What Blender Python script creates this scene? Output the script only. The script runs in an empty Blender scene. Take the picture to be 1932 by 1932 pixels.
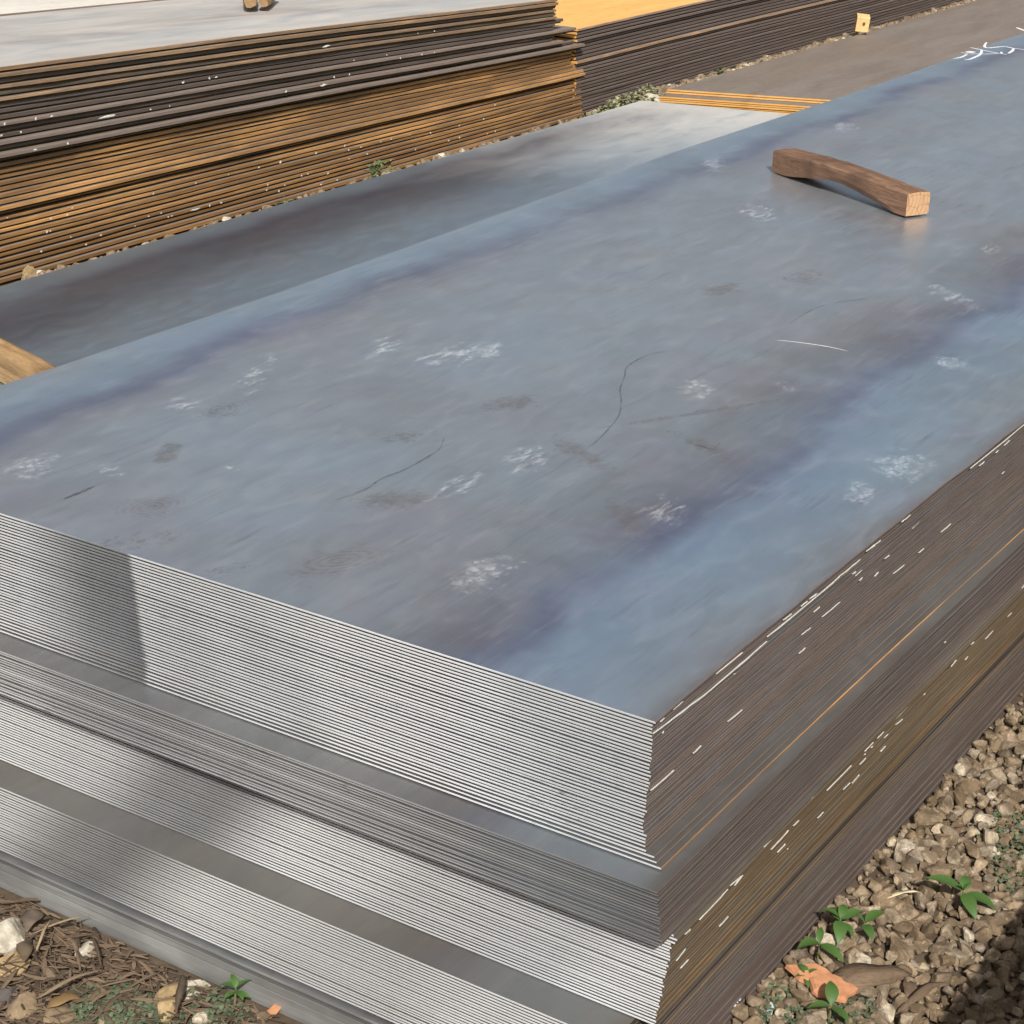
import bpy, bmesh, math, random
import numpy as np
from mathutils import Vector, Matrix, noise as mnoise

random.seed(7); RNG = np.random.default_rng(7)
S = bpy.context.scene
C = bpy.context.collection

# ------------------------------------------------------------------ camera
# measured from the photograph: x runs along the sheets, y across them, z up,
# the near corner of the top sheet stands at (0, 0, 0.6)
CAM = Vector((-1.8488, -0.9501, 1.7215))
RIGHT = Vector((0.54091296, -0.84068487, 0.02573161))
UP = Vector((0.30759889, 0.22620407, 0.92423733))
BACK = Vector((-0.78281293, -0.49201694, 0.38095044))
cam_d = bpy.data.cameras.new('camera'); cam = bpy.data.objects.new('camera', cam_d); C.objects.link(cam)
cam.matrix_world = Matrix(((RIGHT.x, UP.x, BACK.x, CAM.x), (RIGHT.y, UP.y, BACK.y, CAM.y), (RIGHT.z, UP.z, BACK.z, CAM.z), (0, 0, 0, 1)))
cam_d.sensor_width = 36; cam_d.lens = 68.33; cam_d.clip_end = 500; cam_d.clip_start = 0.05
S.camera = cam
FPX = 3667.2
def ray(u, v):
    return RIGHT * (u - 966) + UP * (966 - v) - BACK * FPX
def at(u, v, z):
    d = ray(u, v); return CAM + d * ((z - CAM.z) / d.z)
def aty(u, v, y):
    d = ray(u, v); return CAM + d * ((y - CAM.y) / d.y)

# ------------------------------------------------------------------ light
SUN_AZ, SUN_EL = math.radians(-142), math.radians(41)
sd = Vector((math.cos(SUN_AZ) * math.cos(SUN_EL), math.sin(SUN_AZ) * math.cos(SUN_EL), math.sin(SUN_EL)))
W = bpy.data.worlds.new('World'); S.world = W; W.use_nodes = True
nt = W.node_tree; bg = nt.nodes['Background']
sky = nt.nodes.new('ShaderNodeTexSky'); sky.sky_type = 'NISHITA'; sky.sun_disc = False
sky.sun_elevation = SUN_EL; sky.sun_rotation = math.atan2(sd.x, sd.y)
sky.air_density = 1.0; sky.dust_density = 5.0; sky.ozone_density = 1.0
hsv = nt.nodes.new('ShaderNodeHueSaturation'); hsv.inputs['Saturation'].default_value = 0.42   # hazy, whitish sky
nt.links.new(sky.outputs[0], hsv.inputs['Color']); nt.links.new(hsv.outputs[0], bg.inputs[0]); bg.inputs[1].default_value = 0.085
sun_d = bpy.data.lights.new('sun', 'SUN'); sun = bpy.data.objects.new('sun', sun_d); C.objects.link(sun)
sun.rotation_euler = sd.to_track_quat('Z', 'Y').to_euler(); sun.location = (-6, -5, 8)
sun_d.energy = 5.0; sun_d.angle = math.radians(0.55); sun_d.color = (1.0, 0.945, 0.86)
S.view_settings.view_transform = 'Standard'; S.view_settings.look = 'None'
S.view_settings.exposure = 0.0; S.view_settings.gamma = 1.0; S.view_settings.use_curve_mapping = False

# ------------------------------------------------------------------ node helpers
class NT:
    def __init__(s, name):
        s.m = bpy.data.materials.new(name); s.m.use_nodes = True
        s.t = s.m.node_tree; s.b = s.t.nodes['Principled BSDF']
    def n(s, typ, **kw):
        nd = s.t.nodes.new(typ)
        for k, v in kw.items(): setattr(nd, k, v)
        return nd
    def put(s, sock, v):
        if hasattr(v, 'is_output') or isinstance(v, bpy.types.NodeSocket): s.t.links.new(v, sock)
        elif v is not None: sock.default_value = v
    def obj(s): return s.n('ShaderNodeTexCoord').outputs['Object']
    def pos(s): return s.n('ShaderNodeNewGeometry').outputs['Position']
    def map(s, vec, scale=(1, 1, 1), loc=(0, 0, 0), rot=(0, 0, 0), typ='POINT'):
        nd = s.n('ShaderNodeMapping'); nd.vector_type = typ
        s.put(nd.inputs['Vector'], vec); nd.inputs['Location'].default_value = loc
        nd.inputs['Rotation'].default_value = rot; nd.inputs['Scale'].default_value = scale
        return nd.outputs[0]
    def noise(s, vec, scale=5, detail=3, rough=.5, dist=0, out='Fac'):
        nd = s.n('ShaderNodeTexNoise'); s.put(nd.inputs['Vector'], vec)
        nd.inputs['Scale'].default_value = scale; nd.inputs['Detail'].default_value = detail
        nd.inputs['Roughness'].default_value = rough; nd.inputs['Distortion'].default_value = dist
        return nd.outputs[out]
    def voro(s, vec, scale=5, feature='F1', out='Distance'):
        nd = s.n('ShaderNodeTexVoronoi'); nd.feature = feature; s.put(nd.inputs['Vector'], vec); nd.inputs['Scale'].default_value = scale
        return nd.outputs[out]
    def wave(s, vec, scale, dist=0, typ='BANDS', d='X', detail=2, dscale=1):
        nd = s.n('ShaderNodeTexWave'); nd.wave_type = typ
        if typ == 'BANDS': nd.bands_direction = d
        else: nd.rings_direction = d
        s.put(nd.inputs['Vector'], vec); nd.inputs['Scale'].default_value = scale; nd.inputs['Distortion'].default_value = dist
        nd.inputs['Detail'].default_value = detail; nd.inputs['Detail Scale'].default_value = dscale
        return nd.outputs['Fac']
    def ramp(s, fac, stops, interp='LINEAR'):
        nd = s.n('ShaderNodeValToRGB'); nd.color_ramp.interpolation = interp; e = nd.color_ramp.elements
        while len(e) < len(stops): e.new(0.5)
        for el, (p, c) in zip(e, stops):
            el.position = p; el.color = (c, c, c, 1) if not hasattr(c, '__len__') else (*c, 1)
        s.put(nd.inputs[0], fac); return nd.outputs[0]
    def math(s, op, a, b=None, c=None, clamp=False):
        nd = s.n('ShaderNodeMath', operation=op, use_clamp=clamp)
        s.put(nd.inputs[0], a)
        if b is not None: s.put(nd.inputs[1], b)
        if c is not None: s.put(nd.inputs[2], c)
        return nd.outputs[0]
    def mix(s, fac, a, b, blend='MIX'):
        nd = s.n('ShaderNodeMix', data_type='RGBA', blend_type=blend)
        s.put(nd.inputs[0], fac)
        for i, v in ((6, a), (7, b)):
            if isinstance(v, (tuple, list)): v = (*v[:3], 1)
            s.put(nd.inputs[i], v)
        return nd.outputs[2]
    def sep(s, vec):
        nd = s.n('ShaderNodeSeparateXYZ'); s.put(nd.inputs[0], vec); return nd.outputs
    def comb(s, x=0, y=0, z=0):
        nd = s.n('ShaderNodeCombineXYZ')
        for i, v in enumerate((x, y, z)): s.put(nd.inputs[i], v)
        return nd.outputs[0]
    def tint(s):   # per-object dials kept in obj.color
        nd = s.n('ShaderNodeObjectInfo'); sc = s.n('ShaderNodeSeparateColor'); s.t.links.new(nd.outputs['Color'], sc.inputs[0])
        return sc.outputs[0], sc.outputs[1], sc.outputs[2], nd.outputs['Random']
    def bump(s, h, strength=.3, dist=.01):
        nd = s.n('ShaderNodeBump'); nd.inputs['Strength'].default_value = strength; nd.inputs['Distance'].default_value = dist
        s.put(nd.inputs['Height'], h); s.t.links.new(nd.outputs[0], s.b.inputs['Normal'])
    def set(s, **kw):
        for k, v in kw.items():
            k = {'color': 'Base Color', 'rough': 'Roughness', 'metal': 'Metallic', 'spec': 'Specular IOR Level'}.get(k, k)
            if isinstance(v, (tuple, list)) and len(v) == 3: v = (*v, 1)
            s.put(s.b.inputs[k], v)
        return s.m

# ------------------------------------------------------------------ materials
def mat_scale(name, stains=None, tone=1.0, dusty=0.0, dustcol=(.50, .47, .43), grain=1.0, hue=(1, 1, 1), r0=.24, bleach=False):
    """hot rolled mill scale: grey middle, blue edges, violet heat tint lines between them"""
    m = NT(name); o = m.obj(); xyz = m.sep(o)
    wob = m.noise(m.map(o, (1.1, .35, 1)), 1.6, 3, .5)
    wob2 = m.noise(m.map(o, (3.2, 1.0, 1), loc=(3, 1, 0)), 2.5, 3, .55)
    v = m.math('ADD', m.math('MULTIPLY', xyz[1], 1 / 1.545), m.math('MULTIPLY_ADD', wob, .15, -.075))
    v = m.math('MULTIPLY_ADD', m.math('MINIMUM', xyz[0], 1.4), -.030, v)
    v = m.math('ADD', v, m.math('MULTIPLY_ADD', wob2, .05, -.025))
    base = m.ramp(v, [(0.0, (.42, .44, .46)), (.035, (.40, .47, .54)), (.10, (.36, .46, .56)), (.12, (.34, .42, .54)), (.150, (.225, .24, .335)), (.19, (.30, .285, .32)), (.25, (.38, .375, .38)),
                      (.30, (.45, .455, .47)), (.55, (.47, .49, .515)), (.80, (.45, .455, .475)), (.835, (.40, .40, .44)), (.868, (.265, .28, .375)), (.915, (.38, .46, .55)), (.96, (.44, .52, .58)), (1.0, (.47, .50, .53))], 'EASE')
    irid = m.noise(m.map(o, (1, 1, 1), loc=(7, 2, 0)), 2.6, 4, .6, .4)
    base = m.mix(m.ramp(irid, [(.40, 0), (.62, .45)]), base, (.43, .53, .60), 'MIX')
    irid2 = m.noise(m.map(o, (1.4, 1, 1), loc=(1, 9, 0)), 4.2, 4, .6, .5)
    base = m.mix(m.ramp(irid2, [(.52, 0), (.70, .30)]), base, (.50, .46, .56))
    cloud = m.noise(m.map(o, (.8, 1.3, 1), loc=(2, 4, 0)), 3.2, 6, .62, .3)
    base = m.mix(m.ramp(cloud, [(.35, .26 * grain), (.55, 0)]), base, (.24, .235, .23))
    fine = m.noise(m.map(o, (1, 2.6, 1), rot=(0, 0, .2)), 9, 6, .66, .8)
    base = m.mix(m.ramp(fine, [(.54, 0), (.78, .20 * grain)]), base, (.62, .61, .60))
    dark = m.noise(m.map(o, (1, 3.0, 1), rot=(0, 0, .5), loc=(5, 5, 0)), 6, 5, .7, 1.2)
    base = m.mix(m.ramp(dark, [(.58, 0), (.72, .22 * grain)]), base, (.22, .225, .23))
    # worn rim: the outermost two centimetres are paler and browner
    rim = m.ramp(m.math('ADD', xyz[1], m.math('MULTIPLY_ADD', fine, .03, -.015)), [(0.0, 1), (.012, .5), (.03, 0)])
    base = m.mix(m.math('MULTIPLY', rim, .55), base, (.30, .22, .17))
    rough = m.math('MULTIPLY_ADD', fine, .12, r0)
    metal = .82
    dust = m.ramp(fine, [(.45, 0), (.8, .08)])
    # directional drag marks and scattered scuffs over the whole plate
    for (ang, lo_, hi_, c_, a_, seed_) in ((.35, .53, .68, (.66, .65, .64), .40 * grain, 1), (1.35, .54, .67, (.64, .63, .62), .36 * grain, 5), (.8, .53, .66, (.20, .20, .21), .40 * grain, 9), (-.75, .54, .68, (.22, .21, .20), .36 * grain, 14)):
        sc = m.noise(m.map(o, (3.0, 44, 1), rot=(0, 0, ang), loc=(seed_, seed_ * .7, 0)), 1.6, 6, .74, .4)
        pt = m.noise(m.map(o, (1, 1, 1), loc=(seed_ * 1.3, 2, 0)), 3.4, 3, .6)
        base = m.mix(m.math('MULTIPLY', m.ramp(sc, [(lo_, 0), (hi_, a_)]), m.ramp(pt, [(.45, 0), (.62, 1)])), base, c_)
    spots = m.voro(m.map(o, (1, 1, 1)), 34)
    base = m.mix(m.math('MULTIPLY', m.ramp(spots, [(.03, .5 * grain), (.09, 0)]), m.ramp(m.noise(o, 5, 3, .6), [(.5, 0), (.6, 1)])), base, (.16, .15, .15))
    if stains:
        # one smallest normalised distance per kind of mark; the marks' inner patterns are shared
        nz = m.noise(m.map(o, (1, 1.5, 1), loc=(11, 3, 0), rot=(0, 0, .6)), 24, 7, .74, .5)
        rads = {}
        for (u, w_, ang, sx, sy, kind, amt) in stains:
            p = at(u, w_, .6); ca_, sa_ = math.cos(ang), math.sin(ang)
            def dot(ax, ay, c):
                d = m.n('ShaderNodeVectorMath', operation='DOT_PRODUCT'); m.put(d.inputs[0], o); d.inputs[1].default_value = (ax, ay, 0)
                return m.math('ADD', d.outputs['Value'], c)
            qx = dot(ca_ / sx, sa_ / sx, -(ca_ * p.x + sa_ * p.y) / sx); qy = dot(-sa_ / sy, ca_ / sy, -(-sa_ * p.x + ca_ * p.y) / sy)
            rad = m.math('SQRT', m.math('MULTIPLY_ADD', qx, qx, m.math('MULTIPLY', qy, qy)))
            rad = m.math('ADD', rad, (1 - amt) * .45)
            rads[kind] = rad if kind not in rads else m.math('MINIMUM', rads[kind], rad)
        light = None; darkm = None
        for kind, rad in rads.items():
            rr = m.math('ADD', rad, m.math('MULTIPLY_ADD', nz, 2.2, -1.1))
            mask = m.ramp(rr, [(.45, 1), (.85, 0)])
            k = kind.lower()
            if k == 'r': pat = m.math('MULTIPLY', m.math('MULTIPLY_ADD', m.math('SINE', m.math('MULTIPLY_ADD', rad, 38, m.math('MULTIPLY', nz, 5))), .30, .75), m.ramp(m.noise(o, 30, 4, .7), [(.35, .35), (.6, 1)]))
            elif k == 't':
                jv = m.n('ShaderNodeVectorMath', operation='MULTIPLY_ADD'); m.put(jv.inputs[0], m.noise(o, 40, 3, .6, 0, 'Color')); jv.inputs[1].default_value = (.03, .03, 0); m.put(jv.inputs[2], o)
                pat = m.math('MULTIPLY', m.ramp(m.voro(m.map(jv.outputs[0], (1, 1.6, 1), rot=(0, 0, .4)), 42, 'DISTANCE_TO_EDGE'), [(.04, .25), (.12, .9)]), m.ramp(m.noise(o, 38, 4, .7), [(.38, .1), (.58, 1)]))
            elif k == 'l': pat = m.ramp(m.noise(m.map(o, (18, 75, 1), rot=(0, 0, .75)), 1.0, 5, .72, .6), [(.47, 0), (.60, 1)])
            else: pat = m.ramp(m.noise(o, 60, 5, .7), [(.32, .35), (.55, 1)])
            mask = m.math('MULTIPLY', mask, pat)
            if kind.islower(): light = mask if light is None else m.math('MAXIMUM', light, mask)
            else: darkm = mask if darkm is None else m.math('MAXIMUM', darkm, mask)
        base = m.mix(m.math('MULTIPLY', darkm, .72), base, (.225, .215, .215))
        base = m.mix(m.math('MULTIPLY', light, .34), base, (.62, .61, .60))
        dust = m.math('ADD', dust, m.math('MULTIPLY', light, .28))
        rough = m.math('ADD', rough, m.math('MULTIPLY', m.math('MAXIMUM', light, darkm), .18))
    if dusty:
        dn = m.noise(m.map(o, (.5, 2.2, 1)), 3.0, 5, .65, .4)
        dm = m.ramp(dn, [(.25, dusty * .45), (.75, dusty)])
        base = m.mix(dm, base, dustcol); rough = m.math('ADD', rough, m.math('MULTIPLY', dm, .35))
        dust = m.math('ADD', dust, m.math('MULTIPLY', dm, .75))
    base = m.mix(1.0, base, tuple(tone * h for h in hue), 'MULTIPLY')
    if bleach:
        band = m.math('ADD', m.math('MULTIPLY_ADD', xyz[0], -.030, xyz[1]), m.math('MULTIPLY_ADD', m.noise(m.map(o, (.9, .2, 1)), 1.0, 1, .4), .30, -.15))
        base = m.mix(m.ramp(m.math('MULTIPLY', band, .5), [(.45, 0), (.60, .62), (.635, .62), (.70, .12), (.80, 0)], 'EASE'), base, (.13, .135, .19))
    if bleach:   # pale dried film on the far third of the plate, with smeared islands of bare scale
        e = m.math('ADD', xyz[0], m.math('MULTIPLY_ADD', m.noise(m.map(o, (.8, 2.5, 1)), 1.6, 5, .6, .5), 1.6, -.8))
        bm_ = m.math('MULTIPLY', m.ramp(m.math('MULTIPLY', e, 1 / 7), [(.58, 0), (.84, .9)]), m.ramp(m.noise(m.map(o, (1.2, 4, 1), loc=(0, 7, 0)), 3.2, 5, .65, .4), [(.30, .72), (.5, 1)]))
        base = m.mix(bm_, base, (.70, .68, .64)); dust = m.math('ADD', dust, m.math('MULTIPLY', bm_, .6)); rough = m.math('ADD', rough, m.math('MULTIPLY', bm_, .12))
    m.bump(m.math('ADD', fine, m.math('MULTIPLY', cloud, 2)), .035 * grain, .002)
    return m.set(color=base, rough=rough, metal=m.math('SUBTRACT', metal, dust, clamp=True))

def mat_cut(name, yc, soft, slant, low, grey_to=None):
    """guillotined end: bright bare steel; the blade left one burnished dark stretch per cut, sharp on one side (yc = its edge);
    R dial = brightness, G dial = grime"""
    m = NT(name); g = m.pos(); r, gr, b, rnd = m.tint(); wp = m.sep(g)
    yy = m.math('MULTIPLY_ADD', wp[2], slant, wp[1])
    yy = m.math('ADD', yy, m.math('MULTIPLY_ADD', m.noise(m.map(g, (0, 0, 190)), 1, 1, .5), .03, -.015))
    k = m.ramp(m.math('SUBTRACT', yy, yc - .25), [(.25 - soft, 1), (.25, low), (.25 + .07, low + .06), (.25 + .24, .88), (.62, 1)], 'EASE')
    wide = m.noise(m.comb(yc * 7, yy, m.math('MULTIPLY', wp[2], .5)), 3.2, 2, .5)
    k = m.math('MULTIPLY', k, m.ramp(wide, [(.36, .80), (.52, 1)]))
    if grey_to is not None:
        k = m.math('MULTIPLY', k, m.ramp(yy, [(0.0, grey_to), (.45, .75), (.9, 1)]))
    col = m.mix(1.0, (.765, .78, .80), k, 'MULTIPLY')
    grain = m.noise(m.map(g, (1, 30, 260)), 3, 3, .6)
    col = m.mix(m.ramp(grain, [(.3, .22), (.6, 0)]), col, (.36, .35, .345))
    sm = m.noise(m.map(g, (1, 9, 60)), 3.0, 5, .72)
    blot = m.noise(m.map(g, (1, 3, 9), loc=(0, 3, 1)), 1.7, 3, .6)
    grime = m.math('MULTIPLY', m.ramp(sm, [(.55, 0), (.66, .9)]), m.ramp(blot, [(.52, 0), (.66, 1)]))
    grime = m.math('MULTIPLY', grime, m.math('MULTIPLY_ADD', gr, .9, .05))
    col = m.mix(grime, col, (.13, .12, .125))
    col = m.mix(1.0, col, m.comb(r, r, r), 'MULTIPLY')
    m.bump(grain, .25, .0006)
    return m.set(color=col, rough=m.math('MULTIPLY_ADD', wide, .25, .40), metal=.33)

def mat_dull():
    """plates cut long ago: smooth grey ends with hair lines"""
    m = NT('dull grey plate edge'); g = m.pos(); r, gr, b, rnd = m.tint()
    n1 = m.noise(m.map(g, (1, 2, 60)), 3, 3, .6); n2 = m.noise(m.map(g, (1, 3, 6)), 2.2, 3, .5)
    col = m.mix(m.ramp(n2, [(.35, 0), (.65, 1)]), (.20, .20, .20), (.34, .345, .34))
    col = m.mix(m.ramp(n1, [(.3, .5), (.5, 0)]), col, (.16, .15, .14))
    col = m.mix(1.0, col, m.comb(r, r, r), 'MULTIPLY')
    return m.set(color=col, rough=.5, metal=.3)

def mat_long():
    """rolled long edge: purple brown mill edge with streaks of orange rust along it; R = rust, G = lightness, B = olive"""
    m = NT('rolled edge'); g = m.pos(); r, gl, ol, rnd = m.tint()
    col = m.mix(ol, (.142, .112, .100), (.160, .122, .074))
    st = m.noise(m.map(g, (2.6, 8, 150)), 2.0, 6, .74, .3)
    st2 = m.noise(m.map(g, (4.5, 30, 420), loc=(4, 0, 0)), 2.2, 4, .75)
    col = m.mix(m.ramp(st2, [(.35, .7), (.5, 0)]), col, (.035, .03, .03))
    col = m.mix(m.ramp(st2, [(.56, 0), (.72, .45)]), col, (.22, .18, .165))
    th = m.math('ADD', st, m.math('MULTIPLY_ADD', r, .50, -.34))
    rust = m.mix(m.ramp(st2, [(.35, 0), (.6, 1)]), (.20, .095, .031), (.50, .26, .082))
    col = m.mix(m.ramp(th, [(.42, 0), (.64, .85)]), col, rust)
    spk = m.noise(m.map(g, (30, 30, 220)), 3, 3, .7)
    col = m.mix(m.math('MULTIPLY', m.ramp(spk, [(.62, 0), (.7, .6)]), m.math('ADD', r, .15, clamp=True)), col, (.40, .22, .10))
    old = m.noise(m.map(g, (.9, 1, 9), loc=(2, 0, 0)), 1.6, 4, .6, .4)   # darker, older stretches of rust
    col = m.mix(m.math('MULTIPLY', m.ramp(old, [(.44, .62), (.60, 0)]), m.math('MINIMUM', m.math('ADD', r, .1), 1.0)), col, (.085, .050, .026))
    col = m.mix(1.0, col, m.comb(gl, gl, gl), 'MULTIPLY')
    m.bump(m.math('ADD', st2, spk), .5, .0012)
    return m.set(color=col, rough=.62, metal=.12, spec=.4)

def mat_rust_top(name, c1, c2, c3, metal=0.0, rough=.75):
    m = NT(name); o = m.obj()
    n1 = m.noise(m.map(o, (.45, 2.6, 1)), 3, 6, .65, .5); n2 = m.noise(o, 24, 5, .7); n3 = m.noise(m.map(o, (.3, 1, 1), loc=(3, 0, 0)), 2, 3, .5)
    col = m.mix(m.ramp(n1, [(.35, 0), (.62, 1)]), c1, c2)
    col = m.mix(m.ramp(n3, [(.5, 0), (.75, .6)]), col, c3)
    col = m.mix(m.ramp(n2, [(.3, .35), (.5, 0)]), col, tuple(.55 * c for c in c1))
    m.bump(n2, .2, .002)
    return m.set(color=col, rough=rough, metal=metal)

def mat_wood(name, c1, c2, c3, end=None):
    m = NT(name); o = m.obj()
    g = m.noise(m.map(o, (1.2, 26, 26)), 3.5, 5, .65, .6); b = m.noise(o, 9, 4, .6, .5); f = m.noise(m.map(o, (6, 90, 90)), 4, 3, .6)
    col = m.mix(m.ramp(g, [(.32, 0), (.62, 1)]), c1, c2)
    col = m.mix(m.ramp(b, [(.48, 0), (.68, .8)]), col, c3)
    col = m.mix(m.ramp(f, [(.3, .5), (.5, 0)]), col, tuple(.45 * c for c in c1))
    m.bump(m.math('ADD', g, f), .45, .003)
    return m.set(color=col, rough=.78, spec=.25)

def mat_woodend(name, c1, c2):
    m = NT(name); o = m.obj()
    r = m.wave(m.map(o, (1, 1, 1), loc=(0, .02, -.04)), 26, 3.5, 'RINGS', 'X', 3, 1.5)
    b = m.noise(o, 30, 5, .7); cr = m.voro(m.map(o, (1, 1, 1.6)), 26, 'DISTANCE_TO_EDGE')
    col = m.mix(m.ramp(r, [(.2, 0), (.8, .5)]), c1, c2)
    col = m.mix(m.ramp(b, [(.55, 0), (.7, .7)]), col, tuple(.5 * c for c in c2))
    col = m.mix(m.ramp(cr, [(.012, .6), (.03, 0)]), col, (.10, .06, .03))
    m.bump(b, .4, .002)
    return m.set(color=col, rough=.85, spec=.2)

def mat_stone(name='limestone gravel'):
    m = NT(name); o = m.obj(); r, g_, b_, rnd = m.tint()
    gm = m.pos()
    big = m.noise(gm, 34, 4, .6); fine = m.noise(gm, 210, 5, .7); pale = m.noise(m.map(gm, (1, 1, 1), loc=(4, 4, 4)), 62, 5, .65)
    hue = m.n('ShaderNodeAttribute'); hue.attribute_name = 'shade'; hv = m.math('ADD', hue.outputs['Fac'], m.math('MULTIPLY', rnd, m.math('LESS_THAN', hue.outputs['Fac'], .001)))
    col = m.ramp(hv, [(0, (.18, .13, .083)), (.25, (.27, .20, .128)), (.45, (.235, .185, .135)), (.62, (.33, .25, .165)), (.8, (.27, .225, .18)), (.9, (.44, .355, .245)), (1, (.60, .53, .42))])
    col = m.mix(m.ramp(big, [(.42, .75), (.58, 0)]), col, (.095, .066, .040))
    col = m.mix(m.ramp(pale, [(.58, 0), (.72, .8)]), col, (.52, .41, .27))
    col = m.mix(m.ramp(fine, [(.36, .45), (.52, 0)]), col, (.12, .09, .06))
    m.bump(m.math('ADD', fine, m.math('MULTIPLY', big, 2)), .55, .0025)
    return m.set(color=col, rough=.9, spec=.2)

def mat_plain(name, c, c2=None, rough=.7, metal=0, scale=30, **kw):
    m = NT(name); o = m.obj()
    col = m.mix(m.ramp(m.noise(o, scale, 4, .65), [(.35, 0), (.65, 1)]), c, c2 or tuple(.7 * x for x in c))
    return m.set(color=col, rough=rough, metal=metal, **kw)

def mat_leaf(name, c, c2, rough=.5):
    m = NT(name); o = m.obj(); r, g_, b_, rnd = m.tint()
    at_ = m.n('ShaderNodeAttribute'); at_.attribute_name = 'shade'
    n1 = m.noise(o, 60, 3, .6)
    f = m.math('ADD', m.math('MULTIPLY', n1, .5), m.math('MULTIPLY', at_.outputs['Fac'], .6))
    col = m.mix(m.ramp(f, [(.2, 0), (.75, 1)]), c, c2)
    return m.set(color=col, rough=rough, spec=.35)

# stains of the near top sheet: photo point, angle, half sizes (m), kind (lower case pale, upper case dark), strength
STAINS = [
    (860, 668, -.2, .16, .07, 'l', .75), (722, 655, .2, .12, .05, 'l', .55), (352, 766, .9, .07, .05, 'l', .55), (415, 773, .2, .085, .06, 'R', .55),
    (992, 868, .25, .10, .045, 'l', .75), (862, 920, .1, .13, .05, 'l', .4), (745, 945, -.5, .085, .06, 'D', .75), (285, 957, -.2, .075, .05, 'R', .9),
    (640, 1058, -.45, .105, .055, 'R', 1.0), (915, 1085, -.1, .105, .065, 't', .62), (1622, 932, .5, .075, .04, 't', .7), (1700, 880, .3, .13, .085, 't', .45),
    (1795, 687, .5, .08, .055, 'r', .5), (970, 762, -.3, .09, .055, 'D', .6), (1362, 545, 0, .10, .06, 'D', .4), (245, 1027, -.5, .10, .045, 'T', .8),
    (1430, 398, .7, .17, .08, 'l', .5), (1870, 468, .3, .10, .035, 'l', .55), (1480, 728, .9, .11, .03, 'l', .3), (1250, 968, .4, .11, .06, 'l', .4),
    (765, 825, -.3, .10, .05, 'T', .4), (318, 855, .5, .09, .03, 'D', .7), (1330, 845, 1.2, .12, .035, 'D', .5), (1315, 735, .4, .12, .06, 't', .35),
    (915, 663, .2, .09, .06, 'r', .32), (1190, 985, .9, .16, .04, 'D', .4), (1320, 780, -.5, .28, .02, 'D', .45), (480, 705, .5, .24, .05, 'l', .25),
    (1100, 860, 1.1, .17, .045, 'D', .42), (415, 1078, -.4, .08, .03, 'T', .6), (1800, 560, .9, .25, .06, 'l', .3), (60, 880, .4, .12, .07, 't', .35), (1590, 240, .4, .15, .07, 'r', .25),
    (1220, 250, .3, .2, .05, 'D', .3), (1520, 520, .2, .15, .09, 'R', .3), (215, 890, 1.2, .06, .03, 'l', .5), (440, 885, 1.6, .05, .012, 'l', .5), (1345, 310, .4, .15, .06, 'r', .4),
]
M_TOP = mat_scale('mill scale of the top sheet', STAINS, 1.24, grain=.8, hue=(.965, 1.0, 1.035), r0=.30)
M_SCALE = mat_scale('mill scale', None, 1.1, grain=.5, hue=(.88, 1.0, 1.12), r0=.24)
M_LOW = mat_scale('mill scale of the low stack, bleached at its far end', None, 1.10, grain=.3, hue=(.84, .98, 1.10), r0=.27, bleach=True)
M_LEDGE = mat_scale('mill scale of the buried sheets', None, .62, .45, dustcol=(.22, .215, .20))
M_DUSTY = mat_scale('dusty mill scale', None, 1.0, .95, dustcol=(.60, .56, .51))
M_DIRTY = mat_scale('dirty mill scale of the stained ledge', None, .55, .8, dustcol=(.20, .175, .135))
M_FADED = mat_rust_top('browned mill scale', (.20, .165, .14), (.25, .215, .19), (.235, .175, .125), .15, .62)
M_ORANGE = mat_rust_top('bright orange rust', (.70, .39, .115), (.80, .47, .155), (.72, .40, .11))
M_PALE = mat_rust_top('bleached plate', (.62, .59, .54), (.72, .69, .64), (.6, .55, .46))
CUT1 = mat_cut('sheared steel, top bundle', .785, .012, -.12, .30); CUT2 = mat_cut('sheared steel, second bundle', .70, .25, 0, .75, .34)
CUT3 = mat_cut('sheared steel, third bundle', .855, .16, .6, .38); CUT4 = mat_cut('sheared steel, fourth bundle', .97, .20, .9, .27)
M_DULL = mat_dull(); M_LONG = mat_long()
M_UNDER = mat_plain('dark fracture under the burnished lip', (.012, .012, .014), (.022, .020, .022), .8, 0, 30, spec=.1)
M_UNDERSHADE = mat_plain('rust darkened as shade under the lip', (.045, .030, .012), (.075, .048, .018), .9, 0, 18, spec=.1)  # lower strip of rusty plate edges; the gap's shade is put into this colour
M_RUSTCUT = mat_rust_top('rusted cut end', (.55, .27, .06), (.62, .33, .085), (.40, .2, .06))
M_PAINT = mat_plain('white paint', (.70, .69, .65), (.52, .51, .47), .55, 0, 200)
M_CHALK = mat_plain('white chalk', (.82, .82, .84), (.66, .67, .70), .9, 0, 90)
M_SCRATCH = mat_plain('dark hairline scratch', (.26, .265, .29), (.36, .365, .39), .4, .8, 60)
M_WOOD = mat_wood('brown hardwood', (.135, .072, .044), (.25, .150, .098), (.115, .066, .046))
M_WOODEND = mat_woodend('sawn hardwood end', (.36, .215, .115), (.47, .31, .18))
M_WOODPALE = mat_wood('weathered tan wood', (.22, .135, .062), (.42, .27, .135), (.15, .095, .05))
M_BARK = mat_wood('brown log', (.20, .125, .06), (.30, .20, .11), (.13, .08, .045))
M_PINE = mat_wood('pale yellow pine', (.62, .43, .19), (.72, .53, .26), (.55, .36, .15))
M_STONE = mat_stone()
M_SOIL = mat_plain('bare soil', (.065, .045, .03), (.11, .08, .052), .95, 0, 26)
M_WHITESTONE = mat_plain('white limestone', (.56, .52, .44), (.33, .285, .22), .9, 0, 60)
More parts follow.
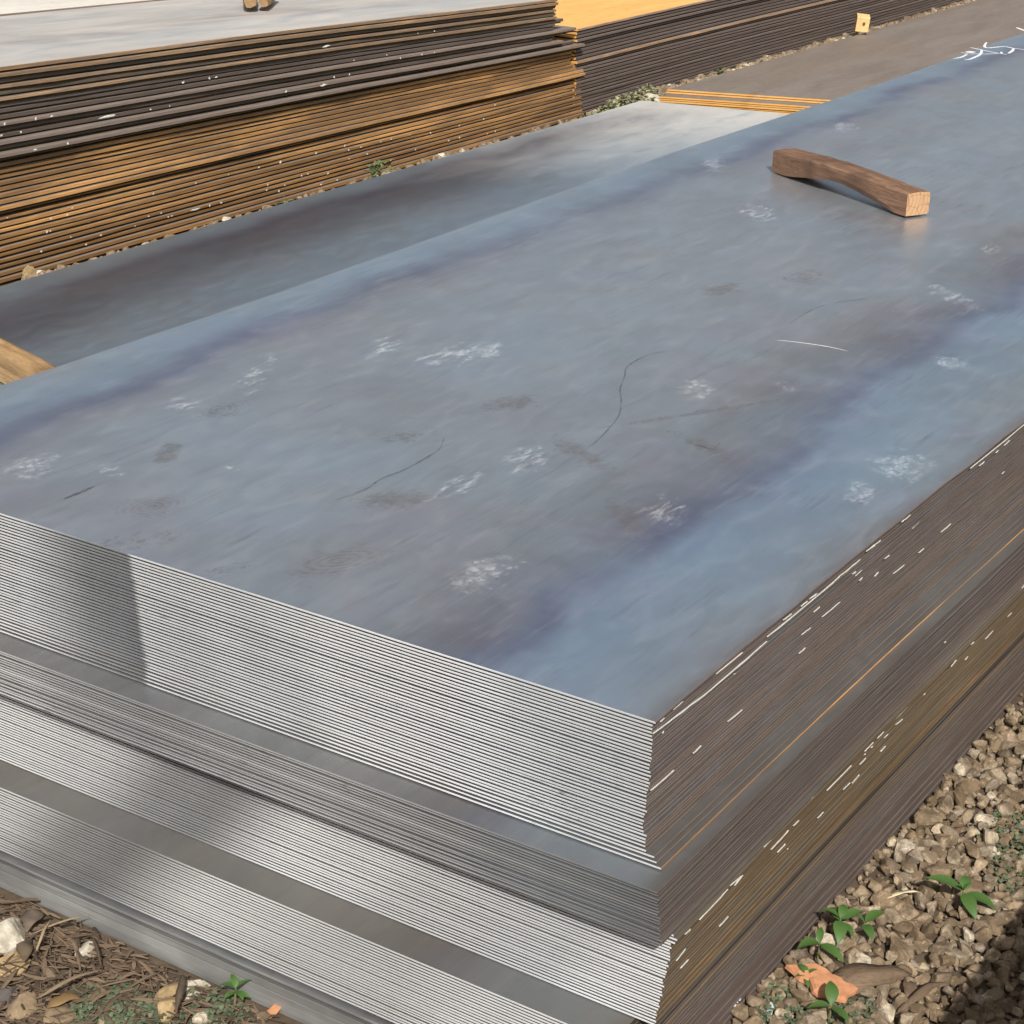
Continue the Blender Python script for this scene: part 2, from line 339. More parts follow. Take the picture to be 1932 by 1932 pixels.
M_TANSTONE = mat_plain('ochre limestone', (.38, .27, .14), (.22, .155, .08), .9, 0, 50)
M_BRICK = mat_plain('orange brick', (.55, .265, .135), (.42, .19, .095), .9, 0, 70)
M_TANSTONE2 = mat_plain('brown limestone', (.26, .19, .115), (.16, .115, .07), .9, 0, 50)
M_STRAW = mat_leaf('dry straw', (.050, .035, .024), (.150, .106, .070), .95)
M_DRYLEAF = mat_wood('dead leaf', (.115, .08, .052), (.19, .135, .09), (.10, .066, .042))
M_LEAF = mat_leaf('fresh green leaf', (.055, .115, .028), (.11, .20, .045))
M_WEED = mat_leaf('grey green weed leaf', (.06, .085, .05), (.12, .15, .085), .7)
M_WEEDDRY = mat_leaf('dusty roadside weed leaf', (.12, .13, .07), (.30, .30, .17), .8)
M_LEAFDUST = mat_leaf('dusty green leaf', (.10, .125, .055), (.22, .24, .12), .8)
M_STEM = mat_plain('plant stem', (.16, .17, .07), (.11, .12, .05), .6)
M_RED = mat_plain('red plastic', (.62, .06, .05), (.50, .05, .04), .4)
M_BLUE = mat_plain('blue and white plastic', (.70, .70, .68), (.10, .30, .42), .45, 0, 55)

# ------------------------------------------------------------------ object helpers
def tag(o, label=None, cat=None, group=None, kind=None):
    for k, v in (('label', label), ('category', cat), ('group', group), ('kind', kind)):
        if v: o[k] = v
    return o
def link(name, me, parent=None, loc=None):
    o = bpy.data.objects.new(name, me); C.objects.link(o)
    if parent: o.parent = parent
    if loc is not None: o.location = loc
    return o
def mesh(name, verts, faces, mats, idx=None, smooth=False):
    me = bpy.data.meshes.new(name); me.from_pydata([tuple(v) for v in verts], [], [tuple(f) for f in faces])
    for mt in (mats if isinstance(mats, (list, tuple)) else [mats]): me.materials.append(mt)
    if idx is not None: me.polygons.foreach_set('material_index', np.asarray(idx, dtype=np.int32))
    if smooth: me.polygons.foreach_set('use_smooth', np.ones(len(me.polygons), dtype=bool))
    me.update(); return me
def empty(name, loc, rz=0):
    o = bpy.data.objects.new(name, None); C.objects.link(o); o.location = loc; o.rotation_euler = (0, 0, rz); o.empty_display_size = .05; return o

def smooth_rand(n, step, rng):
    k = max(2, int(n / step) + 2); p = rng.normal(0, 1, k + 2)
    t = np.linspace(0, k - .001, n); i = t.astype(int); f = t - i; f = f * f * (3 - 2 * f)
    return p[i] * (1 - f) + p[i + 1] * f

def sheet_mesh(name, L, Wd, t, mats, zf=None, seed=0, under=.35, nx=40, ny=3, wob=.0008, skew=0.0, inset=.0003, side_inset=.0022, long_under=False, groove=.0045, front_round=.0003, side_round=.0012, xs=None, skew_near=0.0):
    """one steel sheet, corner at the origin, top at z = 0; mats = [top, cut end, long edge, underside]"""
    rng = np.random.default_rng(seed)
    X = np.linspace(0, 1, nx + 1) if xs is None else np.asarray(xs) / L
    nx = len(X) - 1; Y = np.linspace(0, 1, ny + 1)
    e_s = smooth_rand(nx + 1, 3, rng) * wob; e_l = smooth_rand(nx + 1, 3, rng) * wob
    e_f = smooth_rand(ny + 1, 2, rng) * wob * .35
    def P(i, j, ins, z, insx, insy):
        x = X[i] * L; y = Y[j] * Wd
        if i == 0: x += ins * insx[0]
        if i == nx: x -= ins * insx[1]
        if j == 0: y += ins * insy[0]
        if j == ny: y -= ins * insy[1]
        if j == 0: y += e_s[i]
        if j == ny: y += e_l[i]
        if i == 0: x += e_f[j]
        x += (y if True else 0) * 0
        x += skew * (Wd - y) * X[i] + skew_near * (Wd - y) * (1 - X[i])
        zz = z + (zf(x, y) if zf else 0)
        return (x, y, zz)
    V = []; F = []; I = []
    tid = {}
    for i in range(nx + 1):
        for j in range(ny + 1):
            tid[i, j] = len(V); V.append(P(i, j, 1, 0, (front_round, front_round), (side_round, side_round)))
    for i in range(nx):
        for j in range(ny):
            F.append((tid[i, j], tid[i + 1, j], tid[i + 1, j + 1], tid[i, j + 1])); I.append(0)
    per = [(i, 0) for i in range(nx)] + [(nx, j) for j in range(ny)] + [(i, ny) for i in range(nx, 0, -1)] + [(0, j) for j in range(ny, 0, -1)]
    loops = [[tid[p] for p in per]]
    for (z, fx, fy) in ((-.10 * t, 0, 0), (-(1 - under) * t, 0, 0), (-(1 - under) * t - .00005, groove, 0 if not long_under else side_inset), (-t, groove + inset, side_inset)):
        lp = []
        for (i, j) in per:
            lp.append(len(V)); V.append(P(i, j, 1, z, (fx, fx), (fy, fy)))
        loops.append(lp)
    n = len(per)
    for l in range(4):
        for k in range(n):
            k2 = (k + 1) % n
            F.append((loops[l][k], loops[l + 1][k], loops[l + 1][k2], loops[l][k2]))
            long_ = (per[k][1] == per[k2][1])
            I.append(3 if l >= 2 and (long_under or not long_) else (2 if long_ else 1))
    # underside
    bid = {p: loops[4][k] for k, p in enumerate(per)}
    for i in range(nx + 1):
        for j in range(ny + 1):
            if (i, j) not in bid:
                bid[i, j] = len(V); V.append(P(i, j, 1, -t, (0, 0), (0, 0)))
    for i in range(nx):
        for j in range(ny):
            F.append((bid[i, j], bid[i, j + 1], bid[i + 1, j + 1], bid[i + 1, j])); I.append(3)
    return mesh(name, V, F, mats, I)

ORD = ['zeroth', 'first', 'second', 'third', 'fourth', 'fifth', 'sixth', 'seventh', 'eighth', 'ninth', 'tenth', 'eleventh', 'twelfth', 'thirteenth', 'fourteenth', 'fifteenth', 'sixteenth', 'seventeenth', 'eighteenth', 'nineteenth', 'twentieth',
       'twenty-first', 'twenty-second', 'twenty-third', 'twenty-fourth', 'twenty-fifth', 'twenty-sixth']
def nth(i, n, what='sheet'):
    if i == 0: return 'topmost %s' % what
    if i == n - 1: return 'lowest %s' % what
    if i < n / 2: return '%s %s from the top' % (ORD[i + 1], what)
    return '%s %s from the bottom' % (ORD[n - i], what)

# ------------------------------------------------------------------ the near stack
SHEETS = {}
def near_z(x, y):   # long lazy waves of the steel, the same through the whole stack
    e = min(y, 1.545 - y)
    w = max(0.0, 1 - e / .30)
    return .0035 * w * w * math.sin(x * 2.1 + (0.6 if y < .7 else 2.2)) * min(1, x / .25) + .0022 * math.sin(x * 1.3 + y * 2.0) * min(1, x / .5)
def bundle(key, n, ztop, pitch, x0, y0, Wd, L, mats, tints, where, group, xoff=None, yoff=None, nx=44, zf=near_z, top_mat=None, **kw):
    out = []
    for i in range(n):
        z = ztop - i * pitch
        xo = xoff(i) if xoff else 0; yo = yoff(i) if yoff else 0
        un = kw.get('under', .34) + random.uniform(-.035, .035) + (.10 if random.random() < .06 else 0)
        mm = list(mats)
        if i == 0 and top_mat: mm[0] = top_mat
        if key == 'b1' and i >= 34: mm[0] = M_LEDGE
        args = dict(kw); args['under'] = un
        ox, oy = x0 + xo, y0 + yo
        if i == 0 and top_mat is M_TOP:
            xs = np.concatenate([np.linspace(0, 2, 61), np.linspace(2, L, 70)[1:]])
            me = sheet_mesh('steel_sheet', L, Wd, pitch - .00015, mm, zf, 100 + i, xs=xs, ny=36, **args)
        else:
            me = sheet_mesh('steel_sheet', L, Wd, pitch - .00015, mm, (lambda x, y, a=ox, b=oy: zf(x + a, y + b)) if zf else None, hash(key) % 1000 + i * 7, nx=nx, **args)
        o = link('steel_sheet', me, None, (ox, oy, z))
        o.color = (*tints(i), 1)
        tag(o, '%s of %s' % (nth(i, n), where), 'steel sheet', group)
        out.append((z, o))
    SHEETS[key] = out
    return out

rj = random.Random(3)
NEAR = 'steel sheets of the near stack'
b1x = [0.0] + [rj.uniform(-.0005, .0006) for _ in range(34)] + [-.0005, -.001, -.002, -.0035, -.005]
b1y = [0.0, .0035, .0028, .003, .003, .0025, .0015, .0018, .002, .0025, .003, .0032, .003, .003, .003, .0028, .0028, .0025, .003, .004, .0055, .006, .0062, .0060, .0058, .0055, .0060, .0075, .0085, .0088, .0075, .0055, .0040, .0035, .003, .0028, .0025, -.010, -.017, -.024]
bundle('b1', 40, .600, .005, 0, 0, 1.545, 6.2, [M_SCALE, CUT1, M_LONG, M_UNDER],
       lambda i: (random.uniform(.93, 1.0), .12 if i < 12 else .95, .13),
       'the top bundle with the bare wide upper face', NEAR, lambda i: b1x[i], lambda i: b1y[i], top_mat=M_TOP, under=.48, side_round=.0006, side_inset=.0016)
bundle('b2', 17, .400, .00441, -.048, -.042, 1.50, 6.25, [M_LEDGE, CUT2, M_LONG, M_UNDER],
       lambda i: (random.uniform(.62, .86), .9, .42), 'the dull grey bundle, second in the near stack', NEAR,
       lambda i: 0 if i == 0 else rj.uniform(-.0012, .0016), lambda i: -.0006 * i + rj.uniform(-.001, .001), under=.50, side_inset=.0006, side_round=.0005)
bundle('b3', 31, .325, .00468, -.017, -.053, 1.52, 6.2, [M_LEDGE, CUT3, M_LONG, M_UNDER],
       lambda i: (random.uniform(.97, 1.04), .06, .71), 'the whitest bundle, third down in the near stack', NEAR,
       lambda i: rj.uniform(-.0006, .0006), lambda i: .0006 * i + rj.uniform(-.0012, .0012) - (.004 if i in (1, 2) else 0), under=.45, side_inset=.0006, side_round=.0005)
bundle('b4', 25, .180, .00468, -.076, -.006, 1.50, 6.25, [M_DIRTY, CUT4, M_LONG, M_UNDER],
       lambda i: (random.uniform(.95, 1.02), .06, .27), 'the bundle fourth down with a stained ledge on top', NEAR,
       lambda i: rj.uniform(-.0006, .0006), lambda i: rj.uniform(-.0010, .0012), under=.45, side_inset=.0006, side_round=.0005)
b5t = [.006, .010, .013, .013, .008, .006, .007]
z = .0605
for i, t in enumerate(b5t):
    me = sheet_mesh('steel_plate', 6.25, 1.5, t, [M_LEDGE, M_DULL, M_LONG, M_UNDER], None, 900 + i, under=.07 if i else .3, nx=44, inset=.0008 if i else .003, groove=.0006)
    xo = (-.086, -.078, -.0805, -.081, -.0805, -.080, -.0795)[i]
    o = link('steel_plate', me, None, (xo, -.006 + .001 * (i % 3) - (.003 if i > 3 else 0), z)); z -= t
    o.color = (.62 if i == 1 else random.uniform(.9, 1.05), .3, .0, 1)  # second plate darkened to paint the shade beneath the top plate's overhang
    tag(o, '%s of the flush dull grey pack under the near stack' % nth(i, len(b5t), 'plate'), 'steel plate', 'thick plates under the near stack')
    SHEETS.setdefault('b5', []).append((o.location.z, o))
# rust dials for the long edges (R rust, G lightness, B olive) are separate from the cut-end dials, so the long edges get their own materials
def long_variant(rust, light, olive):
    m = M_LONG.copy(); t = m.node_tree
    oi = [n for n in t.nodes if n.bl_idname == 'ShaderNodeSeparateColor'][0]
    for s, v in zip(oi.outputs, (rust, light, olive)):
        for l in list(s.links):
            sk = l.to_socket; t.links.remove(l); 
            if sk.type == 'RGBA': sk.default_value = (v, v, v, 1)
            else: sk.default_value = v
    m.name = 'rolled edge rust %.2f' % rust
    return m
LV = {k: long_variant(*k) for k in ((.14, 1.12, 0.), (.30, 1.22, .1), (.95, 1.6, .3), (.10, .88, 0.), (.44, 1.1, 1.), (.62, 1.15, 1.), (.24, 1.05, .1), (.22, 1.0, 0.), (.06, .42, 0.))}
lk = list(LV)
def set_long(key, f):
    for i, (_, o) in enumerate(SHEETS[key]): o.data.materials[2] = LV[lk[f(i)]]
set_long('b1', lambda i: 0 if i < 19 else (2 if i == 39 else 1))
set_long('b2', lambda i: 3 if i < 14 else 1)
set_long('b3', lambda i: 4 if i < 22 or i % 3 else 5)
set_long('b4', lambda i: 8 if i < 13 else (5 if i == 14 else 6))  # upper sheets' edges darkened to paint the shade band under the third bundle
set_long('b5', lambda i: 7)

top_sheet = SHEETS['b1'][0][1]
def owner(key, z):
    return min(SHEETS[key], key=lambda a: abs(a[0] - .0024 - z))[1]

# ------------------------------------------------------------------ ribbons lying on the top sheet (chalk writing, hairline scratches)
def ribbon(pts, w, lift, taper=.5, jitter=0):
    V = []; F = []
    n = len(pts)
    for k, p in enumerate(pts):
        a = pts[max(0, k - 1)]; b = pts[min(n - 1, k + 1)]
        d = Vector((b[0] - a[0], b[1] - a[1], 0)); d.normalize() if d.length else None
        nrm = Vector((-d.y, d.x, 0)); f = 1 - taper * abs(2 * k / max(1, n - 1) - 1) ** 3
        ww = w * .5 * f * (1 + jitter * random.uniform(-1, 1))
        for s in (1, -1):
            x, y = p[0] + nrm.x * ww * s, p[1] + nrm.y * ww * s
            V.append((x, y, near_z(x, y) + lift))
    for k in range(n - 1): F.append((2 * k, 2 * k + 1, 2 * k + 3, 2 * k + 2))
    return V, F
def dens(pts, m=6):
    out = []
    P = [Vector(p) for p in pts]; Pp = [P[0]] + P + [P[-1]]
    for k in range(1, len(Pp) - 2):
        a, b, c, d = Pp[k - 1:k + 3]
        for s in range(m):
            t = s / m
            out.append(.5 * ((2 * b) + (c - a) * t + (2 * a - 5 * b + 4 * c - d) * t * t + (3 * b - a - 3 * c + d) * t ** 3))
    out.append(P[-1]); return out
def on_top(name, pix, w, mat, lift=.0006, taper=.5, jitter=0, m=6, conv=None):
    pts = [at(*(conv(*p) if conv else p), .6) for p in pix]
    V, F = ribbon(dens([(p.x, p.y, 0) for p in pts], m), w, lift, taper, jitter)
    return link(name, mesh(name, V, F, mat), top_sheet)
cv = lambda cx, cy: ((3700 + cx / 4.879) * .47168, (100 + cy / 4.879) * .47168)
for pix, w in (([(885, 450), (1050, 485), (1250, 525), (1400, 552), (1490, 563), (1590, 586)], .009), ([(1105, 490), (1100, 540), (1060, 592), (950, 645), (850, 680), (770, 686)], .011),
               ([(700, 545), (850, 570), (1000, 572), (1150, 574), (1300, 569), (1480, 556)], .007), ([(838, 548), (890, 536), (945, 528)], .030), ([(822, 578), (730, 625), (640, 650), (555, 661)], .009),
               ([(1200, 355), (1168, 400), (1165, 440), (1225, 458), (1350, 446), (1520, 430), (1620, 440), (1720, 460), (1820, 472), (1980, 490)], .011), ([(1728, 462), (1702, 512), (1620, 560)], .011),
               ([(1785, 65), (1860, 92), (1960, 128)], .014), ([(1490, 530), (1492, 562)], .008)):
    on_top('chalk_mark', pix, w, M_CHALK, .0010, .45, .12, 6, cv)
on_top('chalk_mark', [(1465, 643), (1500, 646), (1560, 655), (1600, 664)], .003, M_CHALK, .0009, .8)
for pix, w in (([(635, 945), (690, 925), (720, 905), (760, 890), (800, 868), (828, 850), (838, 828)], .0035), ([(1095, 858), (1130, 830), (1165, 790), (1172, 760), (1170, 735), (1178, 712), (1186, 690), (1230, 668), (1290, 660)], .0035),
               ([(1300, 838), (1330, 846), (1345, 850), (1358, 838)], .004),
               ([(120, 942), (150, 930), (178, 918)], .010), ([(1490, 610), (1530, 585), (1570, 572), (1640, 562)], .003)):
    on_top('scratch', pix, w * .5, M_SCRATCH, .0006, .7, .7, 7)

# ------------------------------------------------------------------ white paint runs on the long side of the near stack
PM = [np.array((-.5, 0)), np.array((.5, 0))]
def paint(key, yplane, p0, p1, w):
    a = aty(*p0, yplane); b = aty(*p1, yplane)
    mid = (a + b) / 2; o = owner(key, mid.z)
    n = 9; V = []; F = []
    w *= .8; seedv = random.random() * 50; yf = o.location.y - .0008
    for k in range(n):
        t = k / (n - 1); p = a.lerp(b, t)
        f = max(.06, math.sin(math.pi * t)) ** .8 * (.62 + .75 * mnoise.noise(Vector((seedv, t * 5, 0))))
        dz = .0006 * mnoise.noise(Vector((seedv + 9, t * 5, 1)))
        for s, yo in ((1, -.0006), (-1, -.0010)):
            V.append((p.x, yf + yo, p.z + dz + s * w * .5 * f))
        V.append((p.x, yf + .0008, p.z + dz))
    for k in range(n - 1):
        A, B = 3 * k, 3 * k + 3
        F += [(A, A + 1, B + 1, B), (A + 2, A, B, B + 2), (A + 1, A + 2, B + 2, B + 1)]
    lo = o.location
    V = [(v[0] - lo.x, v[1] - lo.y, v[2] - lo.z) for v in V]
    link('paint_mark', mesh('paint_mark', V, F, M_PAINT), o)
def crop(ox, oy, k=1.8867): return lambda p: ((ox + p[0] / k) * .47168, (oy + p[1] / k) * .47168)
c3 = crop(3072, 1600); c2 = crop(2048, 2560); c4 = crop(3072, 2560); c6 = crop(2600, 3500, 3.22)
for a, b, w in (((1932, 180), (1520, 515), .0052), ((1830, 305), (1790, 345), .002), ((1745, 380), (1725, 400), .003), ((1640, 465), (1600, 500), .004), ((1068, 865), (1000, 920), .003), ((1145, 915), (1090, 970), .005),
                ((860, 1060), (780, 1125), .003), ((795, 1090), (735, 1140), .004), ((705, 1205), (540, 1340), .0055), ((545, 1335), (300, 1545), .0045), ((305, 1540), (0, 1790), .0050), ((670, 1295), (645, 1315), .005), ((712, 1282), (662, 1330), .004), ((715, 1340), (690, 1365), .003),
                ((840, 1300), (812, 1333), .002), ((920, 1170), (880, 1200), .0018), ((1385, 935), (1310, 1000), .004), ((1180, 1120), (1140, 1155), .004), ((1035, 1245), (950, 1312), .004), ((550, 1525), (415, 1640), .003),
                ((390, 1560), (345, 1600), .002), ((380, 1460), (320, 1505), .005), ((290, 1515), (240, 1555), .002), ((170, 1610), (105, 1660), .003), ((290, 1870), (240, 1915), .002), ((1790, 540), (1770, 560), .003), ((330, 1720), (260, 1775), .002)):
    paint('b1', .0005, c3(a), c3(b), w)
for a, b, w in (((1932, 10), (1500, 385), .0052), ((1505, 380), (1070, 710), .0060), ((1735, 225), (1680, 260), .003), ((1300, 465), (1225, 530), .002), ((1160, 590), (1130, 620), .002), ((1750, 95), (1550, 260), .002), ((1750, 530), (1640, 620), .0025),
                ((1440, 800), (1380, 860), .003), ((1235, 985), (1060, 1140), .0035), ((1150, 690), (1140, 705), .002)):
    paint('b1', .0005, c2(a), c2(b), w)
for a, b, w in (((1720, 1745), (1660, 1810), .006), ((1860, 1610), (1830, 1640), .003), ((1540, 1820), (1515, 1840), .002), ((1930, 1390), (1910, 1420), .005), ((1335, 1820), (1325, 1830), .004)):
    paint('b3', -.0535, c3(a), c3(b), w)
for a, b, w in (((1405, 145), (1365, 195), .003), ((1530, 130), (1510, 155), .005), ((1200, 405), (1190, 420), .003), ((1065, 505), (970, 600), .0035), ((1035, 600), (980, 645), .0045), ((885, 695), (835, 745), .002), ((925, 715), (895, 745), .002),
                ((805, 775), (740, 845), .002), ((772, 795), (760, 806), .005), ((718, 852), (710, 860), .004), ((915, 810), (880, 850), .003), ((755, 895), (710, 945), .003), ((640, 950), (455, 1140), .0018), ((715, 1025), (660, 1090), .0035), ((650, 1085), (595, 1140), .0035),
                ((350, 1165), (300, 1220), .004), ((445, 1305), (400, 1355), .0045), ((245, 1365), (200, 1405), .004), ((160, 1370), (70, 1460), .002), ((90, 1440), (-40, 1560), .005), ((165, 1440), (35, 1585), .0032), ((150, 1545), (90, 1610), .0022), ((178, 1582), (172, 1590), .003)):
    paint('b3', -.0535, c4(a), c4(b), w)
for a, b, w in (((1140, 0), (990, 125), .0062), ((1215, 5), (1110, 140), .002), ((965, 170), (600, 560), .0042), ((485, 680), (410, 750), .0045), ((500, 965), (380, 1120), .0035), ((1080, 560), (965, 690), .004), ((580, 1120), (475, 1235), .0018)):
    paint('b3', -.0535, c6(a), c6(b), w)
paint('b2', -.0465, c6((715, 285)), c6((600, 420)), .006)
for a, b in (((1262, 1628), (1240, 1655)), ((1225, 1670), (1215, 1682)), ((1200, 1700), (1178, 1735))): paint('b5', -.0205, c6(a), c6(b), .004)

# ------------------------------------------------------------------ the low stack beside it
low_z = lambda x, y: .002 * math.sin(x * 1.7 + y) + (.010 * math.sin(x * .9 + .4)) * max(0, 1 - (3.33 - y) / .35) ** 2
LOWN = 12
for i in range(LOWN):
    me = sheet_mesh('steel_plate', 5.97, 1.54, .0083, [M_LOW if i == 0 else M_SCALE, M_RUSTCUT, LV[lk[0]], M_UNDER], low_z, 300 + i, nx=50, ny=14 if i == 0 else 3, skew=.22)
    o = link('steel_plate', me, None, (0 if i == 0 else random.uniform(-.004, .004), 1.79 + (0 if i == 0 else random.uniform(-.003, .003)), .1 - i * .0083)); o.color = (.9, .5, .5, 1)
    tag(o, '%s of the low grey stack behind the near stack' % nth(i, LOWN, 'plate'), 'steel plate', 'plates of the low grey stack')

# ------------------------------------------------------------------ the tall rusty stack at the back left
TN = 36
T_OFF = [0, -.004, .012, .002, .012, .000, .013, .016, .015, -.001, .013, .016, -.004, .016, -.012,
         .030, .026, .022, .027, .023, .024, .019, .014, .006, .030, .024, .020, .022, .015, .019, .014, .017, .011, .014, .008, -.003]
def tall_off(i): return T_OFF[i]
def tall_end(i):
    prot = {6: .075, 9: .17, 12: .06, 14: .05, 22: .05, 23: .06}
    base = 5.65 if i < 13 else (5.83 if i < 20 else (5.87 if i < 24 else 5.915))
    return base + prot.get(i, 0) + random.uniform(-.004, .004)
LIPS = (0, 1, 3, 5, 9, 12, 14)  # protruding plates: sunlit edges painted lighter, the shaded ones between darker
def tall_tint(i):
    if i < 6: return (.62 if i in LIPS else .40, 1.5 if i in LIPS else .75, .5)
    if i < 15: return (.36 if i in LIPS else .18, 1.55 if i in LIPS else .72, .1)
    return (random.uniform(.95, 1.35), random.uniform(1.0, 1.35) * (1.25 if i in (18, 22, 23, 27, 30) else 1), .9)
for i in range(TN):
    zt = .690 - i * (.690 / TN); x0 = .2
    end = tall_end(i); L = end - x0
    zf = lambda x, y, z0=zt: -.036 * (x + .2 - 2.0) * (z0 / .69) + .0025 * math.sin(x * 1.9 + 1) * (z0 / .69)
    me = sheet_mesh('steel_plate', L, 1.5, .690 / TN, [M_DUSTY if i == 0 else M_FADED, M_RUSTCUT, M_LONG, M_UNDERSHADE], zf, 400 + i, nx=70, ny=4, under=random.uniform(.34, .52), side_inset=.008, long_under=True, inset=.004, side_round=.0018, wob=.0016)
    o = link('steel_plate', me, None, (x0, 3.60 + tall_off(i), zt)); o.color = (*tall_tint(i), 1)
    look = 'rust edged' if i < 6 else ('dark brown edged' if i < 15 else 'orange rusted')
    tag(o, '%s %s of the tall stack at the back left' % (look, nth(i, TN, 'plate')) if True else '', 'steel plate', 'plates of the tall rusty stack')
    SHEETS.setdefault('tall', []).append((zt, o))
me = sheet_mesh('steel_plate', 5.2, 1.5, .008, [M_PALE, M_RUSTCUT, M_LONG, M_UNDER], lambda x, y: -.036 * (x + .3 - 2.0), 480, nx=30)
o = link('steel_plate', me, None, (.3, 4.50, .6985)); o.color = (.3, 1.6, .4, 1)
tag(o, 'bleached pale plate lying over the back half of the tall rusty stack', 'steel plate')
# white spatter on the tall stack's side
def spot(u, v, w, h, stack_y=3.6):
    w, h = w * .8, h * .75
    p = aty(u, v, stack_y)
    zz = lambda z0: z0 - .036 * (p.x - 2.0) * (z0 / .69)
    z0, o = min(SHEETS['tall'], key=lambda a: abs(zz(a[0]) - .007 - p.z))
    yy = o.location.y - .0022; n = 8; V = [(0, -.001, 0)]; F = []
    for k in range(n):
        a = 2 * math.pi * k / n; r = random.uniform(.75, 1.15)
        V.append((math.cos(a) * w * r, 0, math.sin(a) * h * r))
    for k in range(n): F.append((0, 1 + k, 1 + (k + 1) % n))
    V = [(x + p.x - o.location.x, y + yy - o.location.y, z_ + zz(z0) - .0065 - o.location.z + random.uniform(-.002, .002)) for x, y, z_ in V]
    link('paint_spot', mesh('paint_spot', V, F, M_PAINT), o)
ca = crop(0, 0); cb = crop(1024, 0)
for (cx, cy, w, h) in ((30, 955, .007, .005), (35, 1012, .007, .006), (180, 980, .006, .005), (265, 905, .006, .005), (385, 880, .008, .005), (240, 1122, .009, .004), (487, 1067, .006, .004), (1160, 835, .006, .005), (1303, 805, .004, .005), (1405, 628, .009, .005), (1603, 588, .006, .006), (1655, 577, .010, .004),
                       (577, 1587, .006, .004), (540, 1622, .006, .004), (418, 1657, .007, .005), (700, 1667, .006, .005), (770, 1650, .005, .003), (1190, 1455, .006, .005), (1510, 1373, .006, .004), (1437, 1420, .005, .004), (1685, 1531, .007, .005), (1598, 1555, .006, .005), (1285, 1642, .006, .005), (1312, 1633, .006, .004), (1240, 1598, .005, .003),
                       (383, 1752, .007, .006), (407, 1745, .006, .005), (775, 1780, .007, .004), (670, 1838, .006, .005), (325, 1906, .006, .005), (1145, 1625, .006, .004), (1035, 1710, .005, .003), (1755, 1313, .005, .003), (560, 1785, .005, .003), (92, 1657, .005, .003)):
    u, v = ca((cx, cy)); spot(u, v, w, h)
for (cx, cy, w, h) in ((825, 905, .055, .005),): u, v = ca((cx, cy)); spot(u, v, w, h)
u, v = ca((1488, 1585)); spot(u, v, .034, .004)
for (cx, cy, w, h) in ((550, 352, .032, .005), (500, 627, .030, .005), (612, 603, .006, .006), (727, 579, .006, .006), (217, 680, .006, .006), (1085, 442, .006, .006), (1247, 414, .005, .005), (1342, 396, .005, .005), (1362, 242, .007, .005), (1237, 261, .005, .004), (760, 453, .006, .003), (1007, 406, .004, .004),
                       (216, 1241, .008, .007), (701, 1124, .007, .006), (720, 1142, .006, .005), (812, 1122, .006, .004), (485, 1175, .008, .005), (368, 1318, .006, .006), (557, 1318, .006, .006), (620, 1352, .008, .005), (113, 1385, .007, .006), (192, 1461, .007, .006), (95, 1440, .007, .005), (1560, 945, .006, .005), (1743, 903, .007, .005), (1342, 1012, .009, .006),
                       (1830, 798, .007, .005), (1823, 985, .007, .006), (1763, 1002, .006, .004), (1550, 1052, .008, .004), (1467, 1070, .010, .004), (1216, 1130, .007, .005), (963, 1084, .006, .004), (1040, 1066, .006, .004), (1180, 1033, .005, .003), (858, 1172, .007, .005), (722, 1187, .006, .005), (55, 1280, .006, .005), (415, 1307, .006, .004), (500, 1382, .006, .005), (232, 1410, .006, .004), (1035, 1200, .005, .004)):
    u, v = cb((cx, cy)); spot(u, v, w, h)

# ------------------------------------------------------------------ the long dark stack at the back right, topped by bright rust
RN = 25
for i in range(RN):
    p_ = .400 / RN
    me = sheet_mesh('steel_plate', 12.0, 1.5, p_, [M_ORANGE if i == 0 else M_FADED, M_RUSTCUT, M_LONG, M_UNDER], lambda x, y: .003 * math.sin(x * 1.3), 600 + i, nx=80, ny=3, under=random.uniform(.30, .46), side_inset=.008, long_under=True, inset=.003, side_round=.002, wob=.0014)
    yo = [0, .004, .003, -.001, .012, .011, .009, .008, .006, -.007, .005, .004, .005, .003, .004, .002, .003, .004, .002, .001, .003, .002, .003, .000, -.002][i]
    o = link('steel_plate', me, None, (5.86 + random.uniform(-.01, .01), 3.615 + yo, .400 - i * p_))
    o.color = (.55 if i == 0 else (.62 if i == 9 else .16), 2.0 if i in (0, 9) else random.uniform(.75, 1.15), .3 if i == 9 else 0, 1)
    tag(o, '%s %s of the long stack with an orange rusted top' % ('orange topped' if i == 0 else 'dark brown', nth(i, RN, 'plate')), 'steel plate', 'plates of the long dark stack')

# ------------------------------------------------------------------ the low brown pack in front of it
PN = 7
for i in range(PN):
    me = sheet_mesh('steel_plate', 11.0, 1.5, .0092, [M_FADED, M_RUSTCUT, LV[lk[2]], M_UNDER], None, 700 + i, nx=50, ny=3, under=.22, skew_near=.36, inset=.003)
    xo = (.10, .085, 0, .004, -.004, .003, -.002)[i]
    o = link('steel_plate', me, None, (6.37 + xo, 1.965 + (0 if i < 2 else -.012), .0645 - i * .0092)); o.color = (.9, 1, .5, 1)
    tag(o, '%s of the low brown pack with orange ends' % nth(i, PN, 'plate'), 'steel plate', 'plates of the low brown pack')

# ------------------------------------------------------------------ the stack beyond the right edge of the picture, whose shadow falls on the gravel
QN = 30
qme = [sheet_mesh('steel_plate', 6.0, 1.5, .02, [M_SCALE, M_RUSTCUT, LV[lk[4]], M_UNDER], None, 800 + i, nx=20, ny=2) for i in range(4)]
for i in range(QN):
    o = link('steel_plate', qme[i % 4], None, (-.30 + random.uniform(-.006, .006), -2.18 + random.uniform(-.004, .004), .6 - i * .02)); o.color = (.4, 1, .5, 1)
    tag(o, '%s of the stack across the gravel path on the right' % nth(i, QN, 'plate'), 'steel plate', 'plates of the stack across the path')

